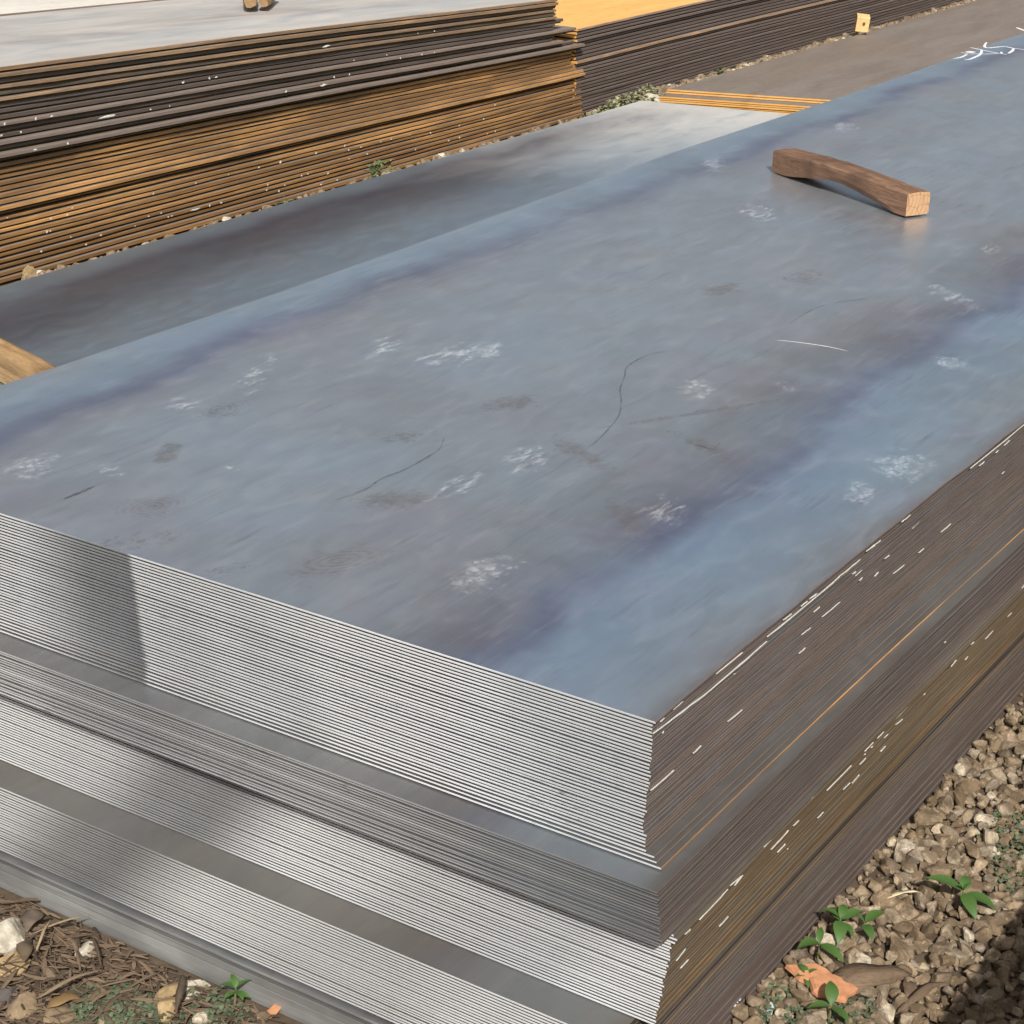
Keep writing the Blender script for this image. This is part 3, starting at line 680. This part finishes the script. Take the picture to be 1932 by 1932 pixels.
# ------------------------------------------------------------------ wooden blocks
def block(name, loc, rz, prof, mats, label, n=28, seed=1):
    """prof(s) -> list of (across, height) ring points; runs along local x"""
    V = []; F = []; I = []
    for k in range(n + 1):
        s = k / n; R_ = prof(s)
        for (a, b, c) in R_: V.append((a, b, c))
    m_ = len(R_)
    for k in range(n):
        for j in range(m_):
            j2 = (j + 1) % m_
            F.append((k * m_ + j, (k + 1) * m_ + j, (k + 1) * m_ + j2, k * m_ + j2)); I.append(0)
    body = link(name, mesh(name, V, F, mats[0], I), None, loc); body.rotation_euler = (0, 0, rz)
    for k, nm in ((0, 'sawn_end'), (n, 'sawn_end')):
        ring = V[k * m_:(k + 1) * m_]; cx = sum((Vector(v) for v in ring), Vector()) / m_
        out = Vector((-.0004 if k == 0 else .0004, 0, 0))
        fv = [tuple(Vector(v) + out) for v in ring] + [tuple(cx + out)]
        ff = [((j + 1) % m_, j, m_) if k else (j, (j + 1) % m_, m_) for j in range(m_)]
        link(nm, mesh(nm, fv, ff, mats[1]), body)
    tag(body, label, 'wood block'); return body
pL = at(1456, 325, .6); pR = at(1708, 411, .6)
dv = Vector((pR.x - pL.x, pR.y - pL.y)); LW = dv.length; ang = math.atan2(dv.y, dv.x)
def prof1(s):
    x = s * LW
    K = ((0, 0), (.10, 0), (.17, .004), (.30, .016), (.40, .024), (.48, .030), (.55, .028), (.70, .017), (.85, .006), (.94, 0), (1, 0))
    arch = next(b0 + (b1 - b0) * (s - a0) / (a1 - a0) for (a0, b0), (a1, b1) in zip(K, K[1:]) if a0 <= s <= a1)
    arch_b = arch * .55; arch_f = arch
    nz = lambda a: .0016 * mnoise.noise(Vector((s * 13, a, 3.1))) + .0010 * mnoise.noise(Vector((s * 38, a * 2, 7.7)))
    top = .056 + .011 * math.sin(math.pi * s) + nz(0)
    wd = .076 + .004 * math.sin(5 * s); bow = .012 * math.sin(math.pi * s)
    tw = max(0, (s - .42) / .5); tw = tw * (1 - tw) * 3 if 0 < tw < 1 else 0
    f = 0.0 - bow; b = wd - bow
    pts = [(f + .014 * tw, arch_f), (f, arch_f + .007 + .013 * tw), (f, top - .004), (f + .004, top - .0005 + nz(1)), (f + wd * .5, top + .0015 + nz(2)), (b - .005, top - .001), (b, top - .007), (b, arch_b + .004), (b - .004, arch_b)]
    return [(x, p[0], p[1] + .0005) for p in pts]
zW = .6 + near_z(pL.x, pL.y)
block('wood_block', (pL.x, pL.y, .6 + .003), ang, prof1, (M_WOOD, M_WOODEND), 'arched brown hardwood block lying across the wide near top sheet', 40)
# beam on the low stack at the left edge
pA = at(0, 632, .19); pB = at(110, 690, .19); q0 = at(0, 708, .1)
d2 = (pB - pA); d2.z = 0; ang2 = math.atan2(d2.y, d2.x); d2.normalize()
n2 = Vector((d2.y, -d2.x, 0)); wd2 = abs((q0 - pA).dot(n2)); sgn = 1 if (q0 - pA).dot(n2) > 0 else -1
wd2 = min(max(wd2, .06), .14)
def prof2(s):
    x = s * .95; nz = lambda a: .003 * mnoise.noise(Vector((s * 7, a * 3, 8.1)))
    pts = [(0, 0), (0, .045 + nz(1)), (.004, .084 + nz(2)), (.02, .090 + nz(3)), (wd2 * .6, .088 + nz(4)), (wd2 - .006, .086 + nz(5)), (wd2, .06 + nz(6)), (wd2, 0)]
    return [(x, -p[0] * sgn, p[1] + .0005) for p in pts][::1 if sgn < 0 else -1]
st = pA - d2 * .42
block('wood_beam', (st.x, st.y, .1 + .003), ang2, prof2, (M_WOODPALE, M_WOODEND), 'weathered tan beam on the low grey stack at the left edge of the photo', 26)
# two split logs on top of the tall stack
for (u, v, r, lab, seed) in ((472, 20, .030, 'rounded brown split log, left of the pair on the tall stack', 1), (497, 18, .022, 'paler cracked split log, right of the pair on the tall stack', 2)):
    p = aty(u, v, 3.78); p = at(u, v, .69 - .036 * (p.x - 2.0))
    def prof3(s, r=r, seed=seed):
        rr = r * (.80 + .2 * min(1, s * 9)) ; out = []
        for k in range(12):
            a = -math.pi / 2 + 2 * math.pi * k / 12
            q = rr * (1 + .16 * mnoise.noise(Vector((math.cos(a) * 1.3 + seed * 5, math.sin(a) * 1.3, s * 2.5))))
            out.append((s * .34, math.cos(a) * q, max(0, r + math.sin(a) * q) + .0005))
        return out
    o = block('split_log', (p.x, p.y, p.z + .003), math.radians(40 if seed == 1 else 33), prof3, (M_BARK if seed == 1 else M_WOODPALE, M_BARK), lab, 12)
    o.rotation_euler.y = math.radians(2)
# the pale cube leaning by the long stack
pc = at(1628, 69, .09); 
def prof4(s):
    h = .088; x = s * .072; e = .004
    return [(x, e, 0), (x, 0, e), (x, 0, h - e), (x, e, h), (x, .072 - e, h), (x, .072, h - e), (x, .072, e), (x, .072 - e, 0)]
pc = at(1613, 62, .075)
cube = block('wood_block', (pc.x, pc.y, pc.z + .006), math.radians(-62), prof4, (M_PINE, M_PINE), 'short pale yellow pine block standing on the gravel by the long dark stack', 6)
cube.rotation_euler.x = math.radians(9); cube.rotation_euler.y = math.radians(4)
hole = []; 
hv = [(.042 + .009 * math.cos(a), -.0012, .05 + .012 * math.sin(a)) for a in [k * math.pi / 5 for k in range(10)]]
link('knot', mesh('knot', hv, [tuple(range(10))], mat_plain('dark knot', (.16, .09, .03))), cube)

# ------------------------------------------------------------------ ground
bm = bmesh.new()
gx = sorted(set(list(np.linspace(-60, -2, 8)) + list(np.linspace(-2, 2.2, 60)) + list(np.linspace(2.2, 14, 60)) + list(np.linspace(14, 80, 8))))
gy = sorted(set(list(np.linspace(-60, -1.2, 8)) + list(np.linspace(-1.2, 1.6, 40)) + list(np.linspace(1.6, 6, 30)) + list(np.linspace(6, 80, 8))))
def ground_z(x, y):
    if -.5 < x < 12 and -.15 < y < 5.2: return -.004
    if abs(x) > 14 or abs(y) > 8: return -.006
    return -.006 + .005 * mnoise.noise(Vector((x * 6, y * 6, 0))) + .004 * mnoise.noise(Vector((x * 17, y * 17, 4)))
gv = [(x, y, ground_z(x, y)) for x in gx for y in gy]; ny_ = len(gy)
gf = [(i * ny_ + j, (i + 1) * ny_ + j, (i + 1) * ny_ + j + 1, i * ny_ + j + 1) for i in range(len(gx) - 1) for j in range(ny_ - 1)]
ground = tag(link('ground', mesh('ground', gv, gf, M_SOIL, smooth=True)), kind='structure')

# ------------------------------------------------------------------ stones
def ico(sub):
    b = bmesh.new(); bmesh.ops.create_icosphere(b, subdivisions=sub, radius=1)
    V = np.array([v.co[:] for v in b.verts]); F = [tuple(v.index for v in f.verts) for f in b.faces]; b.free(); return V, F
ICO1, ICO2, ICO3 = ico(1), ico(2), ico(3)
def rock(ic, seed, flat=.72, planes=9, rug=.05):
    rng = np.random.default_rng(seed); V, F = ic
    D = V / np.linalg.norm(V, axis=1)[:, None]
    N = rng.normal(size=(planes, 3)); N /= np.linalg.norm(N, axis=1)[:, None]
    d = rng.uniform(.46, .86, planes)
    dots = np.maximum(D @ N.T, .05); r = np.minimum((d / dots).min(axis=1), 1.15)
    r *= 1 + rug * np.array([mnoise.noise(Vector(p * 2.3) + Vector((seed * 3.1, 0, 0))) for p in D]) + rug * .5 * np.array([mnoise.noise(Vector(p * 6) + Vector((0, seed * 1.7, 0))) for p in D])
    sc = np.array([rng.uniform(.95, 1.3), rng.uniform(.75, 1.0), flat * rng.uniform(.8, 1.1)])
    return D * r[:, None] * sc, F
def shade_attr(me, vals):
    a = me.attributes.new('shade', 'FLOAT', 'POINT'); a.data.foreach_set('value', np.asarray(vals, dtype=np.float32))
ROCKS = []
for k in range(16):
    V, F = rock(ICO3, k, .85, 10, .035); ROCKS.append(mesh('stone', V, F, M_STONE, smooth=False))
SMALL = [rock(ICO2, 50 + k, .85, 11, .07) for k in range(12)]
def project(p):
    d = Vector(p) - CAM; z_ = -d.dot(BACK)
    return 966 + FPX * d.dot(RIGHT) / z_, 966 - FPX * d.dot(UP) / z_
def in_view(p, m=60):
    u, v = project(p); return -m < u < 1932 + m and -m < v < 1932 + m
# individually built stones: the gravel at the right, nearest first
pts = []
sp = .0265
for i in range(-4, 75):
    for j in range(0, 28):
        x = .18 + i * sp + random.uniform(-.009, .009) + (j % 2) * sp * .5; y = -.020 - j * sp * .95 + random.uniform(-.008, .008)
        r = random.uniform(.0095, .0185) * (1.35 if random.random() < .14 else 1)
        if y + r * .8 > -.009: continue
        if in_view((x, y, .01), 40): pts.append((x, y, r))
pts.sort(key=lambda p: (Vector((p[0], p[1], 0)) - CAM).length - p[2] * 20)
def put_stone(x, y, r, zc=None):
    o = link('stone', random.choice(ROCKS), ground, (x, y, (r * .42 if zc is None else zc)))
    o.scale = (r, r, r); o.rotation_euler = (random.uniform(-.7, .7), random.uniform(-.7, .7), random.uniform(0, 6.28)); return o
for (x, y, r) in pts[:300]: put_stone(x, y, r)
def stuff_stones(name, pl, mat=M_STONE, label=None):
    VV = []; FF = []; sh = []; off = 0
    for (x, y, z_, r) in pl:
        tz = random.uniform(-.6, .6)
        V, F = random.choice(SMALL)
        a = random.uniform(0, 6.28); ca_, sa_ = math.cos(a), math.sin(a)
        c_, s_ = math.cos(tz), math.sin(tz); Vx = V[:, 0] * c_ - V[:, 2] * s_; Vz = V[:, 0] * s_ + V[:, 2] * c_
        P = np.stack([Vx * ca_ - V[:, 1] * sa_, Vx * sa_ + V[:, 1] * ca_, Vz], 1) * r + np.array([x, y, z_])
        VV.append(P); FF += [tuple(i + off for i in f) for f in F]; off += len(V); sh += [random.uniform(.02, 1)] * len(V)
    me = mesh(name, np.concatenate(VV), FF, mat, smooth=False); shade_attr(me, sh)
    return tag(link(name, me), kind='stuff')
pl = [(x, y, r * .42, r) for (x, y, r) in pts[300:]]
for _ in range(9500):   # finer fill between and under the stones
    x = random.uniform(.05, 2.3); y = random.uniform(-.75, -.014); r = random.choice((.003, .004, .005, .007, .0095)) * random.uniform(.8, 1.2)
    if in_view((x, y, 0), 50): pl.append((x, y, r * .35, r))
# out of frame continuation so the bed does not stop at the picture's edge
for _ in range(2600):
    x = random.uniform(-.6, 4.5); y = random.uniform(-.68, -.05)
    if not in_view((x, y, 0), 50): r = random.uniform(.011, .019); pl.append((x, y, r * .4, r))
# foot of the near stack's cut end
for _ in range(5200):
    x = random.uniform(-1.1, -.09); y = random.uniform(-.5, 1.8)
    if in_view((x, y, 0), 520):
        dens_ = 1.0 if y < .52 else .16
        if random.random() < dens_: r = random.uniform(.005, .013) * (1.5 if random.random() < .1 else 1); pl.append((x, y, r * .4, r)) if x + r * 1.3 < -.088 else None
stuff_stones('gravel', pl)
# strip along the rear stacks
pl = []
for _ in range(4200):
    x = random.uniform(1.2, 15); y = random.uniform(3.345, 3.60)
    if x > 6.2: y = random.uniform(3.475, 3.612)
    r = random.uniform(.012, .026) * (1.0 if x < 6 else 1.15)
    lift = .0 if x < 6.2 else max(0, (3.60 - y) * .12 + .012)
    if y + r * 1.2 < (3.597 if x < 5.9 else 3.612) and y - r * 1.2 > (3.335 if x < 6.0 else 3.475): pl.append((x, y, r * .4 + lift, r))
stuff_stones('gravel', pl)
bigr = [rock(ICO3, 200 + k, .8, 12, .09) for k in range(4)]
def rock_thing(name, loc, r, mat, label, cat='stone', seed=0, sc=(1, 1, 1), rz=0, flat=.5):
    V, F = rock(ICO3, 300 + seed, .8, 12, .10); V = V * np.array(sc) * r; zmin = V[:, 2].min()
    o = link(name, mesh(name, V, F, mat, smooth=False), None, (loc[0], loc[1], -zmin * flat)); o.rotation_euler = (0, 0, rz); return tag(o, label, cat)
p = at(8, 1770, .02); rock_thing('rock', p, .044, M_WHITESTONE, 'large white limestone lump among straw at the left edge', seed=1, sc=(.8, 1, 1.0), flat=.75)
p = at(14, 1812, .012); rock_thing('rock', p, .036, M_TANSTONE, 'flat ochre stone just in front of the large white lump', seed=2, sc=(1, .9, .5), flat=.7)
p = at(158, 1792, .01); rock_thing('rock', p, .025, M_WHITESTONE, 'small pale grey stone lying in the straw litter', seed=3, sc=(1.2, .8, .8), flat=.6)
p = at(201, 1815, .01); rock_thing('brick_chip', p, .013, M_BRICK, 'small orange brick chip in the straw litter', 'brick piece', seed=4, sc=(1.3, .7, .6), flat=.8)
p = at(367, 1864, .008); rock_thing('rock', p, .024, M_WHITESTONE, 'bluish white stone next to the seedling below the near stack', seed=5, sc=(1.1, .8, .7), flat=.6)
p = at(316, 1870, .01); rock_thing('rock', p, .026, M_TANSTONE, 'upper of two tan stones between the straw and the seedling', seed=6, sc=(1.1, .8, .8), flat=.6)
p = at(322, 1900, .01); rock_thing('rock', p, .026, M_TANSTONE, 'lower of two tan stones between the straw and the seedling', seed=17, sc=(1.1, .9, .8), flat=.6)
p = at(50, 1896, .01); rock_thing('rock', p, .030, M_TANSTONE2, 'rounded brown stone at the bottom left below the straw', seed=7, sc=(.9, 1.1, .8), flat=.6)
p = at(108, 1912, .01); rock_thing('rock', p, .030, M_TANSTONE2, 'broad brown stone at the bottom edge beside the creeping weeds', seed=8, sc=(1, 1.1, .7), flat=.6)
p = at(3, 1880, .01); rock_thing('rock', p, .030, mat_plain('grey slate', (.10, .09, .085), (.07, .06, .055), .9, 0, 40), 'dark grey stone at the left edge under the ochre stone', seed=18, sc=(.9, 1, .8), flat=.6)
p = at(1225, 186, .03); rock_thing('rock', p, .062, M_WHITESTONE, 'white rock beside the orange ends of the low brown pack', seed=9, sc=(1, 1, .9), flat=.9)
p = at(522, 1902, .004); rock_thing('brick_chip', p, .020, M_BRICK, 'orange brick chip at the foot of the near stack', 'brick piece', seed=10, sc=(1.5, .7, .5), flat=.9)
def slab_thing(name, loc, r, h, mat, label, cat, seed, rz, tilt, stretch):
    rng = random.Random(seed); n = 9; V = []; F = []
    ring = [(math.cos(2 * math.pi * k / n + rng.uniform(-.2, .2)) * r * rng.uniform(.72, 1.15) * stretch, math.sin(2 * math.pi * k / n + rng.uniform(-.2, .2)) * r * rng.uniform(.72, 1.12)) for k in range(n)]
    for (sc_, z_) in ((.86, 0), (1.0, h * .25), (.97, h * .7), (.84, h)):
        V += [(x * sc_ + rng.uniform(-.03, .03) * r, y * sc_ + rng.uniform(-.03, .03) * r, z_ + rng.uniform(-.12, .12) * h) for x, y in ring]
    for l in range(3): F += [(l * n + k, l * n + (k + 1) % n, (l + 1) * n + (k + 1) % n, (l + 1) * n + k) for k in range(n)]
    V += [(0, 0, h * 1.06), (0, 0, 0)]
    F += [(3 * n + k, 3 * n + (k + 1) % n, 4 * n) for k in range(n)] + [((k + 1) % n, k, 4 * n + 1) for k in range(n)]
    o = link(name, mesh(name, V, F, mat), None, loc); o.rotation_euler = (math.radians(tilt), math.radians(tilt * .6), rz); return tag(o, label, cat)
p = at(1530, 1838, .02); o = slab_thing('brick_chip', (p.x, p.y, .014), .026, .013, M_BRICK, 'larger flat orange brick chip under the green seedlings', 'brick piece', 11, -1.2, 6, 1.35)
p = at(1572, 1864, .02); o = slab_thing('brick_chip', (p.x, p.y, .013), .028, .012, M_BRICK, 'orange brick chip behind the lowest seedling, nearer the bottom edge', 'brick piece', 12, -1.0, 8, 1.35)
p = at(1710, 42, .02); rock_thing('scrap', p, .040, M_RED, 'crumpled red plastic scrap on the gravel strip by the long stack', 'litter', seed=13, sc=(1.5, .7, .55), flat=1.0)
p = at(1458, 1891, .008); rock_thing('scrap', p, .014, M_BLUE, 'small white and blue plastic scrap by the creeping weed', 'litter', seed=14, sc=(2.0, .6, .4), rz=.3, flat=1.6)
for (u, v, r, s_, lab) in ((1040, 246, .03, 20, 'small cream stone under the right end of the tall rusty stack'), (52, 517, .032, 21, 'rounded pinkish stone under the left end of the tall rusty stack'), (72, 512, .018, 22, 'tiny pale stone next to the pinkish one under the tall stack'), (833, 295, .03, 23, 'pale stone below the middle of the tall rusty stack'), (425, 413, .024, 24, 'pale pebble beside the small weed at the foot of the tall stack')):
    p = at(u, v, .02); rock_thing('pebble', (p.x, p.y, 0), r, M_WHITESTONE if s_ != 21 else M_TANSTONE, lab, seed=s_, flat=.9)

# ------------------------------------------------------------------ leaves and weeds
def leaf_geo(L, Wd, fold=.25, curl=.3, n=6):
    V = []; F = []
    for k in range(n + 1):
        t = k / n; w = Wd * .5 * (math.sin(math.pi * min(1, t ** .8)) ** .85 if 0 < t < 1 else .03)
        zc = L * (.18 * math.sin(t * 2.2) - curl * t * t)
        V += [(t * L, -w, zc + fold * w), (t * L, 0, zc), (t * L, w, zc + fold * w)]
    for k in range(n):
        a = 3 * k
        F += [(a, a + 3, a + 4, a + 1), (a + 1, a + 4, a + 5, a + 2)]
    return V, F
LEAFM = [mesh('leaf', *leaf_geo(1, w, .3, c), M_LEAF, smooth=True) for (w, c) in ((.46, .15), (.56, .3), (.42, .05))]
LEAFD = []
for me_ in LEAFM:
    q_ = me_.copy(); q_.materials[0] = M_LEAFDUST; LEAFD.append(q_)
def seedling(loc, leaves, h, label, name='seedling'):
    r = empty(name, loc); tag(r, label, 'plant')
    V = []; n = 5
    for k in range(6):
        t = k / 5; rr = .0022 * (1 - .4 * t)
        for j in range(n): a = j * 2 * math.pi / n; V.append((math.cos(a) * rr + .004 * t, math.sin(a) * rr, t * h))
    F = [(k * n + j, k * n + (j + 1) % n, (k + 1) * n + (j + 1) % n, (k + 1) * n + j) for k in range(5) for j in range(n)]
    link('stem', mesh('stem', V, F, M_STEM, smooth=True), r)
    for (az, L, tilt, zf, dx, dy) in leaves:
        L *= 1.02
        o = link('leaf', random.choice(LEAFD if name == 'weed_plant' else LEAFM), r, (.003 + dx, dy, h * zf)); o.scale = (L, L * random.uniform(.85, 1.1), L)
        o.rotation_euler = (random.uniform(-.25, .25), -math.radians(tilt), math.radians(az))
        me = o.data
    return r
SC = -57.5   # azimuth of image right
p = at(1815, 1688, .03)
seedling((p.x, p.y, 0), [(SC + 175, .062, 12, 1, 0, 0), (SC - 75, .050, -20, .9, 0, 0), (SC - 25, .055, -12, .8, 0, 0), (SC + 70, .032, 25, 1, 0, 0), (SC + 20, .018, 40, 1.05, 0, 0), (SC + 200, .016, 50, 1.05, 0, 0)], .035, 'bright green seedling with long leaves alone on the gravel at right')
p = at(1583, 1745, .03)
seedling((p.x, p.y, 0), [(SC + 160, .034, 12, 1, 0, 0), (SC - 100, .042, -14, .9, 0, 0), (SC + 20, .036, 8, .95, .0, 0), (SC + 70, .030, 20, 1, 0, 0), (SC + 110, .034, 10, .9, 0, 0), (SC - 60, .034, -10, .8, 0, 0)], .04, 'broad leaved seedling closest to the foot of the near stack')
p = at(1628, 1757, .02)
seedling((p.x, p.y, 0), [(SC + 25, .038, 14, 1, 0, 0), (SC - 80, .036, -6, .9, 0, 0), (SC + 150, .026, 20, 1, 0, 0)], .034, 'three leaved dark seedling, right of the broad leaved one')
p = at(1545, 1785, .03)
seedling((p.x, p.y, 0), [(SC + 195, .036, 0, 1, 0, 0), (SC - 50, .048, -12, .95, 0, 0), (SC + 80, .028, 22, 1, 0, 0)], .034, 'pale veined seedling above the orange brick chips')
p = at(1566, 1905, .03)
seedling((p.x, p.y, 0), [(SC + 85, .040, 28, 1, 0, 0), (SC + 185, .034, -4, .95, 0, 0), (SC - 55, .036, -12, .9, 0, 0)], .036, 'lowest seedling with three round leaves in front of the brick chips')
p = at(1520, 1845, .02)
seedling((p.x, p.y, 0), [(SC + 120, .022, 20, 1, 0, 0), (SC - 90, .024, -8, .9, 0, 0), (SC + 200, .018, 10, .9, 0, 0), (SC + 20, .018, 18, 1, 0, 0)], .024, 'tiny yellow green sprout left of the orange brick chips')
p = at(450, 1862, .03)
seedling((p.x - .01, p.y, 0), [(SC + 30, .026, 5, 1, 0, 0), (SC - 60, .026, -8, .9, 0, 0), (SC + 110, .024, 30, 1, 0, 0), (SC + 170, .024, 10, 1, 0, 0), (SC + 230, .022, -5, .8, 0, 0), (SC - 20, .024, 0, .7, 0, 0)], .032, 'green seedling against the foot of the cut sheet ends')
p = at(698, 335, .05); seedling((p.x, 3.43, 0), [(a, random.uniform(.03, .055), random.uniform(-25, 50), random.uniform(.25, 1), random.uniform(-.05, .05), 0) for a in range(0, 720, 24)], .115, 'leafy weed growing between the low grey and the tall rusty stack', 'weed_plant')
p = at(515, 385, .05); seedling((p.x, 3.44, 0), [(a, random.uniform(.03, .04), random.uniform(-10, 40), random.uniform(.4, 1), random.uniform(-.03, .03), 0) for a in range(0, 360, 40)], .095, 'smaller weed left of the leafy one, at the tall stack', 'weed_plant')
p = at(1335, 143, .03); seedling((p.x, 3.52, .01), [(a, random.uniform(.035, .05), random.uniform(0, 45), random.uniform(.4, 1), 0, 0) for a in range(0, 360, 50)], .06, 'small lone weed tuft at the base of the long dark stack', 'weed_plant')

def weed_patch(spots, name='creeping_weed', mat=M_WEED, dense=1.0, size=(.006, .011)):
    VV = []; FF = []; sh = []; off = 0
    for (x, y, rx, ry, h, n) in spots:
        for _ in range(int(n * dense)):
            a = random.uniform(0, 6.28); q = math.sqrt(random.random()); px, py = x + math.cos(a) * q * rx, y + math.sin(a) * q * ry
            if px > -.10 and py > -.018 and px < 6 and py < 2: continue
            L = random.uniform(*size); az = random.uniform(0, 6.28); t = random.uniform(-.3, .6); zc = random.uniform(.2, 1) * h * (1 - .6 * q)
            V, F = leaf_geo(L, L * .75, .25, .2, 3); ca_, sa_ = math.cos(az), math.sin(az); s_ = random.random()
            for (vx, vy, vz) in V:
                vx2 = vx * math.cos(t) - vz * math.sin(t); vz2 = vx * math.sin(t) + vz * math.cos(t)
                VV.append((px + vx2 * ca_ - vy * sa_, py + vx2 * sa_ + vy * ca_, zc + vz2)); sh.append(s_)
            FF += [tuple(i + off for i in f) for f in F]; off += len(V)
    me = mesh(name, VV, FF, mat, smooth=True); shade_attr(me, sh)
    return tag(link(name, me), kind='stuff')
def spot_at(u, v, rx, ry, h, n, z_=.01):
    p = at(u, v, z_); return (p.x, p.y, rx, ry, h, n)
weed_patch([spot_at(1470, 1885, .05, .03, .02, 170), spot_at(1600, 1925, .07, .05, .02, 240), spot_at(1500, 1930, .05, .04, .018, 150), spot_at(1915, 1600, .09, .05, .022, 300), spot_at(1900, 1560, .07, .05, .02, 160), spot_at(1925, 1660, .05, .04, .02, 120)])
weed_patch([spot_at(215, 1890, .05, .07, .02, 420), spot_at(170, 1915, .05, .05, .018, 260), spot_at(280, 1915, .05, .05, .018, 260), spot_at(240, 1925, .06, .05, .02, 260), spot_at(395, 1885, .05, .05, .02, 150), spot_at(420, 1912, .05, .04, .018, 120)])
weed_patch([(6.15, 3.50, .22, .08, .09, 520), (5.85, 3.47, .15, .06, .07, 200), (6.4, 3.54, .12, .05, .10, 220), (4.05, 3.42, .14, .04, .06, 160), (4.9, 3.5, .3, .04, .03, 80)], size=(.014, .030), name='roadside_weeds', mat=M_WEEDDRY)
weed_patch([(11.2, 3.53, .4, .04, .07, 200), (11.9, 3.55, .2, .03, .05, 80)], size=(.014, .030), name='roadside_weeds', mat=M_WEEDDRY)

# straw litter at the foot of the cut ends
def strands(spots, name, mat, zmax=.02):
    VV = []; FF = []; sh = []; off = 0
    for (x, y, az, L, w, z_) in spots:
        n = 4; bend = random.uniform(-.35, .35); s_ = random.random(); tl = random.uniform(-.10, .10)
        for k in range(n + 1):
            t = k / n; a = az + bend * t; px = x + math.cos(a) * L * (t - .5); py = y + math.sin(a) * L * (t - .5)
            ww = w * (1 - .5 * abs(2 * t - 1)); zz = z_ + tl * L * (t - .5) + .003 * math.sin(t * 3 + s_ * 6)
            VV += [(px - math.sin(a) * ww, py + math.cos(a) * ww, zz), (px, py, zz + ww * .6), (px + math.sin(a) * ww, py - math.cos(a) * ww, zz)]; sh += [s_] * 3
        for k in range(n):
            a = off + 3 * k; FF += [(a, a + 3, a + 4, a + 1), (a + 1, a + 4, a + 5, a + 2)]
        off += 3 * (n + 1)
    me = mesh(name, VV, FF, mat, smooth=False); shade_attr(me, sh)
    return tag(link(name, me), kind='stuff')
sp_ = []
for _ in range(15000):
    x = random.uniform(-1.0, -.10); y = random.uniform(.42, 1.9)
    if not in_view((x, y, 0), 520): continue
    edge = (y - .45) / .25
    if random.random() > min(1, max(.12, edge)): continue
    L = random.uniform(.012, .055) * (1.7 if random.random() < .12 else 1)
    az = random.gauss(math.radians(110), .75)
    if x + abs(math.cos(az)) * L * .55 > -.092: continue
    sp_.append((x, y, az, L, random.choice((.0008, .0012, .0018, .003, .0045)) * random.uniform(.7, 1.2), random.uniform(.003, .018)))
strands(sp_, 'straw_litter', M_STRAW)
def curl_leaf(loc, L, Wd, az, label, mat=M_DRYLEAF, curl=.35, fold=.55, name='dead_leaf', tilt=0, lift=.006):
    V, F = leaf_geo(L, Wd, fold, curl * .4, 12)
    sd_ = random.uniform(0, 90)
    V = [(v[0] - L / 2, v[1] * (1 + .35 * mnoise.noise(Vector((v[0] / L * 3.5, sd_, 1 if v[1] > 0 else 6)))) + Wd * .22 * mnoise.noise(Vector((v[0] / L * 1.6, sd_, 3))), v[2] + Wd * .22 * mnoise.noise(Vector((v[0] / L * 3, v[1] / Wd * 1.5 + sd_, 2)))) for v in V]
    zmin = min(v[2] for v in V); V = [(v[0], v[1], v[2] - zmin) for v in V]
    o = link(name, mesh(name, V, F, mat, smooth=True), None, (loc[0], loc[1], lift)); o.rotation_euler = (math.radians(tilt), 0, math.radians(az))
    md = o.modifiers.new('thick', 'SOLIDIFY'); md.thickness = .0007
    return tag(o, label, 'dead leaf' if 'leaf' in name else 'twig')
p = at(1628, 1845, .02); curl_leaf(p, .155, .046, SC + 12, 'big curled brown dead leaf on the gravel near the shadow edge', fold=-.35, tilt=25, lift=.012)
p = at(1740, 1880, .015); curl_leaf(p, .11, .018, SC + 42, 'narrow brown dead leaf crossing the edge of the dark shadow', fold=-.4, lift=.014)
p = at(1715, 1870, .015); curl_leaf(p, .06, .02, SC + 80, 'short folded dead leaf between the two brown leaves', fold=.5, lift=.012)
p = at(1705, 1692, .02); curl_leaf(p, .058, .008, SC + 17, 'pale cream wood splinter on the gravel', M_STRAW if False else mat_plain('bleached splinter', (.66, .57, .36), (.55, .46, .28)), fold=.2, name='splinter', lift=.022)
TW = lambda u0, v0, u1, v1, z0=.02: (lambda A, B: ((A + B) / 2, (B - A).length, math.degrees(math.atan2((B - A).y, (B - A).x))))(at(u0, v0, z0), at(u1, v1, z0))
def twig(u0, v0, u1, v1, w, c, label, lift, fold=-.7):
    mid, L, az = TW(u0, v0, u1, v1, lift)
    curl_leaf(mid, L, w, az, label, mat_plain('dry stalk', c, tuple(.65 * q for q in c)), fold=fold, curl=.06, name='twig', lift=lift)
twig(62, 1716, 50, 1768, .030, (.15, .115, .085), 'broad grey brown dead leaf stalk beside the large white lump', .016, -.3)
twig(54, 1768, 44, 1826, .026, (.13, .095, .06), 'brown dead leaf stalk hanging below the broad one', .014, -.3)
twig(66, 1884, 194, 1842, .009, (.17, .125, .08), 'long grey twig lying across the straw above the weeds', .022)
twig(67, 1797, 96, 1744, .005, (.36, .27, .16), 'pale stalk standing over the straw by the white lump', .026)
twig(174, 1766, 193, 1840, .006, (.12, .09, .05), 'thin dark stalk right of the small pale stone', .022)
twig(346, 1838, 335, 1926, .013, (.12, .085, .055), 'brown stalk beside the two tan stones', .026)
twig(60, 1763, 170, 1740, .005, (.25, .185, .12), 'flat straw stalk lying level behind the pale stalk', .022)
p = at(122, 1899, .012); curl_leaf(p, .05, .022, SC + 30, 'ochre dead leaf at the bottom left between weeds and stones', mat_plain('ochre leaf', (.24, .15, .06), (.17, .11, .05)), fold=.4, lift=.016)
